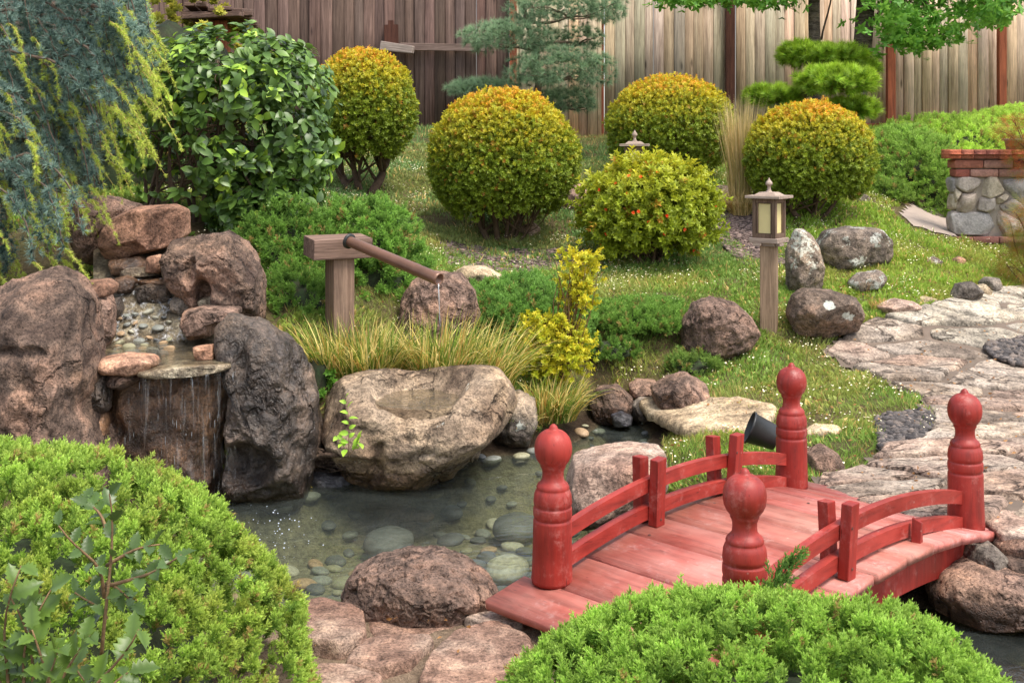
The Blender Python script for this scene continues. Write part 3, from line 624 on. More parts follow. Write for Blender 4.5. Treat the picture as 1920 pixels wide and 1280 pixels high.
slab([(1198, 800), (1225, 782), (1300, 768), (1390, 758), (1445, 766), (1462, 780), (1440, 802), (1380, 818), (1290, 826), (1215, 822)], MR_BEIGE,
     'large flat cream coloured slab lying on the bank behind the bridge', .05, seed=7, lift=.035, rough=.012, name='stone_slab', cat='stone slab')

# the winding path: cracked slabs fitted together
def clip(poly, a, nrm):
    out = []
    for p, q in zip(poly, poly[1:] + poly[:1]):
        dp_, dq = (p - a) @ nrm, (q - a) @ nrm
        if dp_ <= 0: out.append(p)
        if dp_ * dq < 0: out.append(p + (q - p) * dp_ / (dp_ - dq))
    return out
rg = np.random.default_rng(21); seeds = []
lo, hi = PATH.min(0), PATH.max(0)
for _ in range(4000):
    p = lo + (hi - lo) * rg.random(2)
    if sdf(p[None], PATH)[0] > -.06 or sdf(p[None], GRAV2)[0] < .12: continue
    if all((((p - s) / np.array([1.25, .62])) ** 2).sum() > .34 ** 2 for s in seeds): seeds.append(p)
seeds = np.array(seeds)
mb = MB(); k = (sdf(PXY, PATH) < .06)[quads].all(1)
zz = gz + .012
mb.add(np.stack([gx.ravel(), gy.ravel(), zz], 1), quads[k], np.array(srgb(158, 138, 122)) * np.ones((len(PXY), 1)))
M_MORTAR = plain('path_mortar', srgb(104, 90, 78), .95, bumpamt=.8, bs=40)
o = mb.build('path', M_MORTAR, smooth=True); tag(o, 'mortar bed of the winding stone path', 'path', kind='structure')
MR_PATHS = [rock_mat('path_stone_a', srgb(132, 112, 98), srgb(160, 140, 124), srgb(170, 152, 138), pit=.0, scale=.8, rough=.9, cracks=.8),
            rock_mat('path_stone_b', srgb(138, 110, 96), srgb(164, 134, 118), srgb(168, 146, 130), pit=.0, scale=.8, rough=.9, cracks=.8)]
MR_PALE = rock_mat('path_stone_pale', srgb(144, 130, 114), srgb(168, 154, 136), srgb(176, 162, 146), pit=.0, scale=.8, rough=.9, cracks=.7)
for si, s in enumerate(seeds):
    poly = [s + np.array(v) * .9 for v in ((-1, -1), (1, -1), (1, 1), (-1, 1))]
    A = np.array([1.25, .62])
    for t_ in seeds:
        if t_ is s or (t_ == s).all(): continue
        nv = (t_ - s) / A ** 2; mid = (s + t_) / 2; L = np.linalg.norm(nv); poly = clip(poly, mid - nv / L * .02, nv / L)
        if len(poly) < 3: break
    if len(poly) < 3: continue
    P2 = np.array(poly); dd = sdf(P2, PATH); c = s
    0 and np.array([p if d_ < .03 else c + (p - c) * max(.45, 1 - (d_ - .03) / (np.linalg.norm(p - c) + 1e-6)) for p, d_ in zip(P2, dd)])
    far = s[1] > 7.3 + .25 * (s[0] < 2.6)  # far flagstones get a paler stone colour
    if sdf(s[None], GRAV2)[0] < .03: continue
    slab(None, MR_PALE if far else MR_PATHS[si % 2], 'pale whitish flagstone in the far stretch of the path' if far else 'pinkish grey flagstone with layered ridges in the winding path',
         .045, seed=50 + si, lift=.022 + .022 * rg.random(), xy=P2, rough=.008, rings=30, inside=PATH, ctr=s, group='pale flagstones at the far end of the path' if far else 'pinkish flagstones of the path', fz=.8)

# gravel, bark, pebbles
def gravel(name, poly, n_, size, colors, seed, label, cat, mat, flat=.7, lift=0, kind='stuff', parts=None):
    rg = np.random.default_rng(seed); lo, hi = poly.min(0), poly.max(0); P = lo + (hi - lo) * rg.random((n_ * 4, 2)); P = P[sdf(P, poly) < .0][:n_]
    d, f = ico(1); k = len(P); S = size * rg.uniform(.5, 1.4, k); z = H(P[:, 0], P[:, 1]) + lift + rg.random(k) * size * .5
    B = d[None] * (1 + .35 * rg.normal(size=(k, len(d), 1)) * .6) * (S[:, None, None] * np.stack([rg.uniform(.7, 1.3, k), rg.uniform(.7, 1.3, k), np.full(k, flat)], 1)[:, None])
    V = B + np.stack([P[:, 0], P[:, 1], z], 1)[:, None]; C = np.array(colors)[rg.integers(0, len(colors), k)] * rg.uniform(.7, 1.3, (k, 1))
    mb = MB(); mb.add(V.reshape(-1, 3), (f[None] + (np.arange(k) * len(d))[:, None, None]).reshape(-1, 3), np.repeat(C, len(d), 0))
    o = mb.build(name, mat); tag(o, label, cat, kind=kind); return o
m, n, b = new_mat('gravel'); a = nd(n, 'ShaderNodeAttribute', attribute_name='Col'); tc = nd(n, 'ShaderNodeTexCoord'); f1 = noise_n(n, tc.outputs['Object'], 160, 3, .7)
n.links.new(mixc(n, .7, a.outputs['Color'], ramp(n, f1, [(.3, g3(.5)), (.7, g3(1.4))]), 'MULTIPLY'), b.inputs['Base Color']); b.inputs['Roughness'].default_value = .9
n.links.new(bump(n, f1, .8, .004), b.inputs['Normal']); M_GRAVEL = m
lav = [srgb(80, 74, 72), srgb(96, 88, 84), srgb(62, 57, 56), srgb(112, 100, 92)]
gravel('lava_gravel', GRAV1, 900, .018, lav, 1, 'dark lava gravel patch in the lawn beside the path', 'gravel', M_GRAVEL, lift=.015)
gravel('lava_gravel', GRAV2, 1400, .020, lav, 2, 'dark lava gravel pocket inside the path at the right edge', 'gravel', M_GRAVEL, lift=.03)
bark = [srgb(104, 86, 80), srgb(120, 100, 92), srgb(84, 70, 66), srgb(140, 120, 110)]
gravel('bark_mulch', MULCH, 6000, .02, bark, 3, 'grey brown bark mulch around the near lantern', 'mulch', M_GRAVEL, flat=.4)
gravel('bark_mulch', MULCH2, 2500, .018, bark, 4, 'dark bark mulch under the round shrubs', 'mulch', M_GRAVEL, flat=.4)
# river stones on the pond bed, each its own object
PEB_M = [plain('river_stone_%s' % nm, c, .6, bumpamt=.1, bs=30, var=.3) for nm, c in (('grey', srgb(134, 136, 128)), ('tan', srgb(170, 142, 110)), ('dark', srgb(96, 98, 98)), ('pale', srgb(176, 172, 152)), ('olive', srgb(144, 140, 112)))]
PEB_N = ['grey', 'tan brown', 'dark slate grey', 'pale cream', 'olive grey']
peb_mesh = []
for s_ in range(4):
    d, f = ico(3); V = d * (1 + .1 * fbm(d * 1.3 + s_ * 5, 3, s_))[:, None] * np.array([1, .78, .42])
    for mi in range(5):
        mb = MB(); mb.add(V, f, (.2, .2, .2)); o = mb.build('river_stone', PEB_M[mi], smooth=True); peb_mesh.append((mi, o.data)); bpy.data.objects.remove(o)
def pebble(x, y, z, s, mi, rg, label, group, tiltx=0):
    me = [d_ for k_, d_ in peb_mesh if k_ == mi][rg.integers(0, 4)]
    o = bpy.data.objects.new('river_stone', me); col.objects.link(o); o.location = (x, y, z); o.scale = (s, s, s); o.rotation_euler = (tiltx + rg.normal() * .12, rg.normal() * .12, rg.uniform(0, 6.28))
    tag(o, label, 'river stone', group)
rg = np.random.default_rng(77); pl = []; BED_N = 0
for _ in range(9000):
    if len(pl) >= 285: break
    far = rg.random() < .3
    p = (np.array([rg.uniform(.1, .8), rg.uniform(5.3, 6.8)]) if far else np.array([rg.uniform(-1.15, .45), rg.uniform(4.1, 6.0)])) if rg.random() < .88 else np.array([rg.uniform(1.2, 2.2), rg.uniform(3.0, 3.9)])
    s = rg.uniform(.026, .066) * (1.3 if rg.random() < .15 else 1) * (.6 if far else 1)
    if sdf(p[None], POND)[0] > -s * .8 or any(np.hypot(*(p - q_[:2])) < (s + q_[2]) * .66 for q_ in pl): continue
    pl.append((p[0], p[1], s)); mi = rg.choice(5, p=[.28, .14, .34, .06, .18])
    pebble(p[0], p[1], H(p[0], p[1])[0] + s * .2, s, mi, rg, 'smooth %s river stone under the pond water' % PEB_N[mi], '%s river stones on the pond bed' % PEB_N[mi])
for (px, py, sx, mi, lab) in [(1395, 0, 0, 0, '')][:0]: pass
for x_, y_, s_, mi, lab in [(-.02, 4.98, .10, 3, 'large pale flat stone under the water in mid pond'), (.05, 4.25, .075, 3, 'pale flat stone under the water left of the near bridge post'),
                            (.02, 5.5, .12, 2, 'large dark flat stone under water in front of the basin'),
                            (-.55, 5.3, .12, 2, 'broad dark flat stone under water below the left half of the basin')]:
    rg2 = np.random.default_rng(3); pebble(x_, y_, -.22 + s_ * .15, s_, mi, rg2, lab, None)
# ------------------------------------------------------------------ red garden bridge
def red_mat(name, c1, c2, chip=.5, axis='z', dusty=(.62, .3, .26), attr=False):
    m, n, b = new_mat(name); v, rnd = objvec(n)
    sc = {'z': (16, 16, 2), 'x': (2, 16, 16), 'y': (16, 2, 16)}[axis]
    v2 = mapping(n, v, sc); g = noise_n(n, v2, 2.5, 6, .65, dist=.4); big = noise_n(n, v, 5, 4, .6); f = noise_n(n, v, 60, 4, .7)
    c = ramp(n, big, [(.34, c1), (.64, c2)]); c = mixc(n, .8, c, ramp(n, g, [(.3, g3(.55)), (.5, g3(1)), (.75, g3(1.3))]), 'MULTIPLY')
    c = mixc(n, mixc(n, 1.0, ramp(n, noise_n(n, v, 9, 6, .75), [(.53, g3(0)), (.68, g3(.65 * chip))]), ramp(n, f, [(.4, g3(0)), (.6, g3(1))]), 'MULTIPLY'), c, dusty)
    vo = nd(n, 'ShaderNodeTexVoronoi'); vo.inputs['Scale'].default_value = 16; n.links.new(v, vo.inputs['Vector'])
    c = mixc(n, mixc(n, chip, (0, 0, 0), ramp(n, vo.outputs['Distance'], [(.03, g3(.7)), (.07, g3(0))])), c, (.5, .42, .36))
    crkl = ramp(n, noise_n(n, mapping(n, v, tuple(3.2 * q for q in sc)), 2.5, 4, .6), [(.30, g3(.28)), (.35, g3(1))]); c = mixc(n, .75, c, crkl, 'MULTIPLY')
    if attr: at = nd(n, 'ShaderNodeAttribute', attribute_name='Col'); c = mixc(n, 1.0, c, at.outputs['Color'], 'MULTIPLY')
    n.links.new(c, b.inputs['Base Color']); b.inputs['Roughness'].default_value = .5; b.inputs['Specular IOR Level'].default_value = .45
    rr = ramp(n, big, [(.3, g3(.42)), (.7, g3(.62))]); n.links.new(rr, b.inputs['Roughness'])
    n.links.new(bump(n, g, .35, .004, bump(n, f, .15, .001)), b.inputs['Normal']); return m
M_RED = red_mat('red_paint_posts', srgb(126, 32, 24), srgb(152, 46, 36))
M_REDR = red_mat('red_paint_rails', srgb(130, 36, 28), srgb(160, 56, 46), axis='x')
M_DECK = red_mat('red_paint_deck', srgb(170, 88, 76), srgb(190, 122, 108), chip=1.0, axis='y', dusty=(.66, .4, .36), attr=True)
BC = (.863, 3.94); BA = math.atan2(.716, .698)
bridge = empty('garden_bridge', (BC[0], BC[1], .1), BA)
tag(bridge, 'small arched red wooden bridge with four ball topped posts over the stream', 'bridge')
def dz(t): return .305 - .075 * (t / .7) ** 2 - .1
prof = [(.0, 0), (.0625, 0), (.0635, .01), (.062, .06), (.0605, .12), (.060, .187), (.0595, .193), (.0565, .196), (.0565, .199), (.0592, .203), (.0605, .21), (.0600, .228), (.0592, .2315), (.0565, .234), (.0565, .237),
        (.0592, .241), (.0600, .25), (.0575, .272), (.0535, .283), (.0505, .287), (.0505, .290), (.0515, .294), (.047, .304), (.0385, .311), (.0345, .318), (.0330, .33), (.0335, .343), (.0365, .352), (.0395, .357), (.0385, .361),
        (.0425, .366), (.0500, .376), (.0560, .390), (.0585, .405), (.0585, .418), (.0560, .433), (.0500, .447), (.0410, .458), (.0300, .466), (.0200, .470), (.0150, .472), (.0135, .476), (.0105, .482), (.005, .487), (.0, .4885)]
for nm, u, v, tl in (('A', -.70, -.35, .01), ('B', -.70, .35, 0), ('C', .70, .35, .012), ('D', .70, -.35, .0)):
    mb = MB(); lathe(prof, 56, mb)
    o = mb.build('bridge_post', M_RED, bridge, smooth=True); o.location = (u, -v, dz(.7) - .004); o.rotation_euler = (tl, 0, {'A': 1, 'B': 2.2, 'C': 3.1, 'D': .4}[nm])
# deck planks (one part), slightly arched
rg = np.random.default_rng(8); dk = MB(); t = -.90
while t < .86:
    w = rg.uniform(.13, .19) if t > .3 else rg.uniform(.17, .22)
    w = min(w, .90 - t); a0, a1 = t + .0045, t + w - .0045; z0, z1 = dz(min(abs(a0), .84)), dz(min(abs(a1), .84))
    ang = math.atan2(z1 - z0, a1 - a0); e1 = .44 + rg.uniform(-.008, .008); e2 = .44 + rg.uniform(-.008, .008)
    r = Matrix.Rotation(-ang, 3, 'Y'); bm = bmesh.new(); box(bm, ((a0 + a1) / 2, (e1 - e2) / 2, (z0 + z1) / 2 - .016 + rg.uniform(-.002, .002)), ((a1 - a0), e1 + e2, .032), r); t += w; bmesh.ops.bevel(bm, geom=bm.edges[:], offset=.0035, segments=2, affect='EDGES'); tv_ = rg.uniform(.86, 1.12); bmesh.ops.recalc_face_normals(bm, faces=bm.faces); bmesh.ops.triangulate(bm, faces=bm.faces); bm.verts.index_update(); dk.add(np.array([q.co[:] for q in bm.verts]), np.array([[q.index for q in p.verts] for p in bm.faces]), np.array([tv_, tv_ * rg.uniform(.92, 1.1), tv_ * rg.uniform(.92, 1.1)])); bm.free()
dk.build('deck', M_DECK, bridge)
def arc_bar(name, mat, v0, w, f_top, f_bot, t0, t1, par, n_=26, seed=0):
    ts = np.linspace(t0, t1, n_); bm = bmesh.new(); rows = []
    for t in ts:
        rows.append([bm.verts.new((t, v0 - w / 2, f_bot(t))), bm.verts.new((t, v0 + w / 2, f_bot(t))), bm.verts.new((t, v0 + w / 2, f_top(t))), bm.verts.new((t, v0 - w / 2, f_top(t)))])
    for r1, r2 in zip(rows, rows[1:]):
        for k in range(4): bm.faces.new((r1[k], r1[(k + 1) % 4], r2[(k + 1) % 4], r2[k]))
    bm.faces.new(rows[0]); bm.faces.new(rows[-1][::-1])
    sharp = [e for e in bm.edges if len(e.link_faces) == 2 and e.calc_face_angle(0) > .5]
    bmesh.ops.bevel(bm, geom=sharp, offset=.003, segments=2, affect='EDGES')
    return bm_obj(name, bm, mat, par)
up = lambda t: .432 - .085 * (t / .68) ** 2 - .012 * t / .68 - .1
for v0 in (-.35, .35):
    arc_bar('top_rail', M_REDR, v0, .027, lambda t: up(t) + .023, lambda t: up(t) - .022, -.665, .665, bridge)
    arc_bar('lower_rail', M_REDR, v0, .030, lambda t: up(t) - .088 + .021, lambda t: up(t) - .088 - .023, -.665, .665, bridge)
    arc_bar('side_beam', M_RED, v0 * 1.02, .04, lambda t: dz(t) - .034, lambda t: dz(t) - .16 + .02 * abs(t), -.80, .80, bridge)
for u, v, h_, lean, lean2, s_ in [(-.212, -.382, .225, -.03, .0, 0), (-.215, -.316, .222, .02, -.02, 1), (.222, -.382, .215, -.02, .03, 2), (.24, -.316, .222, .12, 0, 3), (-.19, .316, .215, -.04, .03, 4), (-.212, .384, .218, .11, 0, 5)]:
    bm = bmesh.new(); box(bm, (0, 0, h_ / 2), (.046, .036, h_))
    for vv in bm.verts:
        if vv.co.z > .1: vv.co.z += .006 * ((vv.co.x > 0) * 1.0) * (1 if s_ % 2 else -1)
    bm_obj('rail_post', bm, M_RED, bridge, loc=(u, -v, dz(u) - .003), rot=(-lean2, lean, 0), bevel=.003)
bm = bmesh.new(); box(bm, (0, 0, .03), (.034, .03, .07))
for vv in bm.verts:
    if vv.co.z > .03: vv.co.x *= .35; vv.co.z += .012 * (vv.co.y > 0)
_x = 0
bm_obj('broken_post_stub', bm, M_RED, bridge, loc=(.235, -.39, dz(.235)), rot=(0, .05, .2), bevel=.002)
mb = MB(); 
for u, v, z in [(-.84, -.30, dz(.84) + .0005), (-.84, -.1, dz(.84) + .0005), (-.6, .1, 0), (-.3, -.28, 0), (.1, -.3, 0), (.1, .2, 0), (.4, -.1, 0), (.5, .3, 0), (.8, .2, 0)]:
    v = -v; z = dz(min(abs(u), .84)) + .001; a = np.arange(8) / 8 * 2 * np.pi
    V = np.concatenate([np.stack([u + .006 * np.cos(a), v + .006 * np.sin(a), 0 * a + z], 1), [[u, v, z + .0012]]]); mb.add(V, np.array([[k, (k + 1) % 8, 8] for k in range(8)]), (.1, .1, .1))
for u, v, z, c_ in [(-.2145, -.2975, .17, 1), (-.2145, -.2975, .135, 1), (-.2145, -.2975, .02, 1), (.24, -.2975, .16, 0), (-.212, .4025, .03, 1), (-.212, .4025, .15, 0)]:
    a = np.arange(10) / 10 * 2 * np.pi; yy = -v + (-.0008 if v < 0 else -.0008); zz_ = dz(u) + z; sg = -1
    V = np.concatenate([np.stack([u + .0045 * np.cos(a), 0 * a + yy + (0 if v > 0 else 0), zz_ + .0045 * np.sin(a)], 1), [[u, yy - .0025, zz_]]]); mb.add(V, np.array([[k, (k + 1) % 10, 10] for k in range(10)]), (.1, .1, .1))
mb.build('nail_heads', plain('rusty_nail', (.08, .04, .03), .6), bridge)

# ------------------------------------------------------------------ lanterns on posts
M_POSTW = wood_mat('lantern_post_wood', srgb(118, 96, 76), srgb(156, 132, 108), .85)
M_LW = wood_mat('lantern_dark_wood', srgb(84, 66, 54), srgb(122, 100, 84), .8)
M_CAPW = wood_mat('lantern_cap_wood', srgb(134, 116, 104), srgb(164, 146, 132), .85, axis='x')
M_PANE = plain('cream_glass', srgb(214, 196, 140), .35, bumpamt=.02, var=.06)
def lantern(loc, rot, label):
    L = empty('garden_lantern', loc, 0); tag(L, label, 'garden lantern', 'wooden post lanterns')
    bm = bmesh.new(); box(bm, (0, 0, .245), (.104, .104, .57)); bm_obj('post', bm, M_POSTW, L, rot=(0, 0, rot * .45), bevel=.004)
    bm = bmesh.new(); box(bm, (0, 0, .548), (.19, .17, .03)); box(bm, (0, 0, .522), (.13, .13, .02)); box(bm, (-.04, -.08, .523), (.05, .03, .016)); box(bm, (.085, -.03, .523), (.03, .06, .016)); box(bm, (-.085, .0, .523), (.03, .05, .016))
    bm_obj('platform', bm, M_CAPW, L, rot=(0, 0, rot), bevel=.003)
    fr = bmesh.new(); w, h0, h1 = .066, .563, .805
    for sx in (-1, 1):
        for sy in (-1, 1): box(fr, (sx * w, sy * w, (h0 + h1) / 2), (.022, .022, h1 - h0))
    for zc in (h0 + .014, h1 - .012):
        for s_ in (-1, 1):
            box(fr, (0, s_ * w, zc), (2 * w - .0225, .018, .026)); box(fr, (s_ * w, 0, zc), (.018, 2 * w - .0225, .026))
    for s_ in (-1, 1):
        for q_ in (-.046, .046): box(fr, (q_, s_ * w, (h0 + h1) / 2), (.008, .014, h1 - h0 - .05)); box(fr, (s_ * w, q_, (h0 + h1) / 2), (.014, .008, h1 - h0 - .05))
    bm_obj('lantern_frame', fr, M_LW, L, rot=(0, 0, rot), bevel=.0015)
    for s_ in (-1, 1):
        bm = bmesh.new(); box(bm, (0, s_ * (w - .006), (h0 + h1) / 2), (2 * w - .03, .004, h1 - h0 - .06)); bm_obj('pane', bm, M_PANE, L, rot=(0, 0, rot))
        bm = bmesh.new(); box(bm, (s_ * (w - .006), 0, (h0 + h1) / 2), (.004, 2 * w - .036, h1 - h0 - .06)); bm_obj('pane', bm, M_PANE, L, rot=(0, 0, rot))
    bm = bmesh.new(); vs = box(bm, (0, 0, .816), (.23, .21, .018)); v2 = box(bm, (0, 0, .8355), (.15, .14, .02))
    for vv in v2:
        if vv.co.z > .836: vv.co.x *= .62; vv.co.y *= .62
    bm_obj('cap', bm, M_CAPW, L, rot=(0, 0, rot), bevel=.002)
    mb = MB(); lathe([(.02, .845), (.018, .85), (.012, .858), (.010, .875), (.012, .885), (.020, .890), (.022, .897), (.019, .908), (.010, .918), (.006, .926), (.004, .932), (0, .936)], 20, mb); mb.build('finial', M_CAPW, L, smooth=True)
    return L
gl = W(1442, 615, 7.4); lantern((gl[0], gl[1], H(gl[0], gl[1])[0]), math.radians(-37), 'wooden post lantern with cream panes standing on the lawn in full view')
gl = W(1190, 400, 9.35); lantern((gl[0], gl[1], 1.535 - .81), math.radians(-8), 'wooden post lantern whose cap shows above the flowering shrub')

# ------------------------------------------------------------------ spout
M_SPW = wood_mat('spout_wood', srgb(84, 66, 58), srgb(140, 114, 100), .85, axis='x', scale=.8)
M_SPP = wood_mat('spout_post_wood', srgb(104, 82, 68), srgb(148, 122, 104), .85)
M_PIPE = plain('brown_pipe', srgb(116, 84, 68), .38, metal=.25, bumpamt=.05, var=.2)
sp = W(637, 590, 6.32); S0 = empty('water_spout', (sp[0], sp[1], .42)); tag(S0, 'wooden post with crossbeam and brown bamboo shaped pipe pouring into the stone basin', 'water spout')
ztop = CZ - (446 - HY) * 6.25 / F - .42
bm = bmesh.new(); box(bm, (0, 0, (ztop - .10) / 2 - .05), (.118, .118, ztop - .10 + .1)); bm_obj('post', bm, M_SPP, S0, rot=(0, 0, math.radians(32)), bevel=.004)
bm = bmesh.new(); box(bm, (0, 0, 0), (.32, .19, .105)); bm_obj('crossbeam', bm, M_SPW, S0, loc=(-.01, 0, ztop - .052), rot=(math.radians(4), 0, math.radians(27)), bevel=.004)
p0, p1 = W(652, 451, 6.18) - np.array([sp[0], sp[1], .42]), W(824, 524, 5.8) - np.array([sp[0], sp[1], .42])
mb = MB(); tt = np.linspace(0, 1, 40); P = p0 + (p1 - p0) * tt[:, None]; rr = .0275 + .004 * tt; 
for c_ in (.32, .76): rr = rr + .0035 * np.exp(-((tt - c_) / .012) ** 2) - .001 * np.exp(-((tt - c_ - .03) / .02) ** 2)
ax = unit(p1 - p0); X = unit(np.cross(ax, [0, 0, 1])); Yv = np.cross(X, ax); a = np.arange(24) / 24 * 2 * np.pi
def ringp(c, r): return c + r * (np.cos(a)[:, None] * X + np.sin(a)[:, None] * Yv)
rings = [ringp(p, r) for p, r in zip(P, rr)] + [ringp(P[-1], rr[-1] - .005)] + [ringp(P[-1] - ax * .12, rr[-1] - .006), ringp(P[-1] - ax * .12, .001)]
V = np.concatenate(rings); nI = len(rings); i = np.arange(nI - 1)[:, None] * 24; j = np.arange(24)[None]; j2 = (j + 1) % 24
mb.add(V, np.stack([i + j, i + j2, i + 24 + j2, i + 24 + j], -1).reshape(-1, 4), (.1, .1, .1)); mb.build('spout_pipe', M_PIPE, S0, smooth=True)
mb = MB(); cc = p0 + ax * .005; rings = [ringp(cc, .04), ringp(cc + ax * .012, .04), ringp(cc + ax * .012, .024)]; V = np.concatenate(rings); i = np.arange(2)[:, None] * 24
mb.add(V, np.stack([i + j, i + j2, i + 24 + j2, i + 24 + j], -1).reshape(-1, 4), (.1, .1, .1)); mb.build('collar', plain('dark_collar', (.02, .02, .02), .5), S0, smooth=True)
# falling water and basin water
def fall_mat(name, dens=.5, sx=60, sz=3, tint=(1, 1, 1), mx=.8):
    m, n, b = new_mat(name); tc = nd(n, 'ShaderNodeTexCoord'); v = mapping(n, tc.outputs['Object'], (sx, sx, sz))
    f = noise_n(n, v, 1.0, 5, .7, dist=.3); msk = ramp(n, f, [(.62 - dens * .22, g3(0)), (.80 - dens * .16, g3(mx))])
    n.nodes.remove(b); tr = nd(n, 'ShaderNodeBsdfTransparent'); df = nd(n, 'ShaderNodeBsdfDiffuse'); df.inputs[0].default_value = (.80, .80, .80, 1)
    gl = nd(n, 'ShaderNodeBsdfGlossy'); gl.inputs['Roughness'].default_value = .18; nb = bump(n, f, 1.0, .02); n.links.new(nb, gl.inputs['Normal'])
    w = nd(n, 'ShaderNodeMixShader'); w.inputs[0].default_value = .35; n.links.new(df.outputs[0], w.inputs[1]); n.links.new(gl.outputs[0], w.inputs[2])
    a = nd(n, 'ShaderNodeMixShader'); n.links.new(msk, a.inputs[0]); n.links.new(tr.outputs[0], a.inputs[1]); n.links.new(w.outputs[0], a.inputs[2])
    fr = nd(n, 'ShaderNodeFresnel'); fr.inputs[0].default_value = 1.08; n.links.new(nb, fr.inputs['Normal'])
    c = nd(n, 'ShaderNodeMixShader'); n.links.new(fr.outputs[0], c.inputs[0]); n.links.new(a.outputs[0], c.inputs[1]); n.links.new(gl.outputs[0], c.inputs[2])
    n.links.new(c.outputs[0], n.nodes['Material Output'].inputs[0]); return m
M_FALL = fall_mat('falling_water', .40, 60, 3, mx=.35); M_STREAM = fall_mat('stream_water', .45, 26, 26)
def sheet(name, top, bot, nu, nv, fn, mat, label):
    u, v = np.meshgrid(np.linspace(0, 1, nu), np.linspace(0, 1, nv)); P = fn(u.ravel(), v.ravel()); i = np.arange(nu - 1)[None] + np.arange(nv - 1)[:, None] * nu
    mb = MB(); mb.add(P, np.stack([i, i + 1, i + nu + 1, i + nu], -1).reshape(-1, 4), (.5, .5, .5)); o = mb.build(name, mat, smooth=True); tag(o, label, 'water', kind='structure'); return o
def fall_fn(u, v):
    x = (-.5 + 1.0 * u) ; px = 232 + (442 - 232) * u; Y = 5.23 - .05 * np.sin(u * 3.1) + .015 * np.sin(u * 23) - .03 * (1 - v)
    z = .605 + (-.62) * v; Y = Y + .07 * (1 - sstep(v, 0, .05)) ; p = np.stack([(px - 960) * Y / F, Y, z + 0 * u], 1)
    p[:, 1] += .012 * noise(p * np.array([14, 1, 3]), 3); return p
sheet('waterfall', 0, 0, 40, 60, fall_fn, M_FALL, 'thin sheet of water falling over the dark rock face into the pond')
rg = np.random.default_rng(4)
M_STRAND = new_mat('white_water'); M_STRAND[2].inputs['Base Color'].default_value = (.8, .84, .88, 1); M_STRAND[2].inputs['Roughness'].default_value = .1; M_STRAND[2].inputs['Transmission Weight'].default_value = .6; M_STRAND = M_STRAND[0]
mb = MB()
for k in range(34):
    u = np.clip(rg.normal(.55, .27), .02, .98); v0 = rg.uniform(0, .95); v1 = min(1, v0 + rg.uniform(.015, .08)); vs = np.linspace(v0, v1, 5)
    p = fall_fn(np.full(5, u), vs); p[:, 1] -= .012; p[:, 0] += rg.normal() * .002; tube(mb, p, np.array([.0002, .0008, .0011, .0008, .0002]) * rg.uniform(.5, 1.4), sides=4)
for k in range(26):
    p = np.linspace(W(822, 532, 5.79), W(825, 612, 5.78), 3) if k == 0 else None
    if p is not None: tube(mb, p, [.003, .0016, .003], sides=5)
o = mb.build('water_strands', M_STRAND, smooth=True); tag(o, 'bright strands and drops in the falling water', 'water', kind='structure')
# pool above the lip and sloping cascade
mb = MB(); pts = [W(px, py, (CZ - .618) * F / (py - HY)) for px, py in [(186, 682), (300, 684), (436, 680), (420, 655), (390, 632), (215, 632), (190, 650)]]
P = np.array(pts); c = P.mean(0); V = np.concatenate([P, [c]]); V[:, 2] = .618; mb.add(V, np.array([[k, (k + 1) % 7, 7] for k in range(7)]), (.1, .1, .1))
o = mb.build('pool_water', M_POOL); tag(o, 'shallow pool on the waterfall ledge', 'water', kind='structure')
bedm = rock_mat('cascade_bed', srgb(78, 64, 48), srgb(122, 102, 76), srgb(168, 150, 120), pit=.3, wet=.5, rough=.6)
def bed_fn(u, v):
    px = 175 + (440 - 175) * u; s = v; Y = np.interp(s, [0, .3, .7, 1], [5.28, 5.75, 6.0, 6.4]); z = np.interp(s, [0, .3, .62, 1], [.575, .60, .80, 1.02])
    p = np.stack([(px - 960) * Y / F, Y, z], 1); p[:, 2] += .03 * fbm(p * 9, 4, 2); return p
sheet('stream_bed', 0, 0, 60, 60, bed_fn, bedm, 'wet mortar and stone bed of the cascade')
def film_fn(u, v):
    p = bed_fn(.12 + u * .55, .28 + v * .6); p[:, 2] += .02 + .01 * noise(p * 20, 1); return p
sheet('cascade_water', 0, 0, 40, 40, film_fn, M_STREAM, 'water running down over the pebbles of the cascade')
rg = np.random.default_rng(12); pl2 = []
CM = [(0, 'grey'), (1, 'tan brown'), (2, 'dark slate grey'), (3, 'pale cream'), (4, 'olive grey')]
for _ in range(600):
    if len(pl2) > 60: break
    u, v = rg.uniform(.14, .54), rg.uniform(.12, .52); p = bed_fn(np.array([u]), np.array([v]))[0]; s = rg.uniform(.018, .036)
    if any(np.hypot(*(p[:2] - q_[:2])) < (s + q_[3]) * .85 for q_ in pl2): continue
    pl2.append((*p, s)); mi = rg.choice(5, p=[.3, .15, .2, .2, .15])
    pebble(p[0], p[1], p[2] + s * .35, s, mi, rg, '%s pebble wet in the cascade above the ledge' % PEB_N[mi], '%s pebbles in the cascade' % PEB_N[mi], .35)
# basin water
c = W(795, 722, 5.62); a = np.arange(40) / 40 * 2 * np.pi; mb = MB(); V = np.stack([c[0] + .25 * np.cos(a), c[1] + .25 * np.sin(a), 0 * a + .372], 1); V = np.concatenate([V, [[c[0], c[1], .372]]])
mb.add(V, np.array([[k, (k + 1) % 40, 40] for k in range(40)]), (.1, .1, .1)); o = mb.build('basin_water', M_POOL); tag(o, 'shallow water standing in the stone basin', 'water', kind='structure')
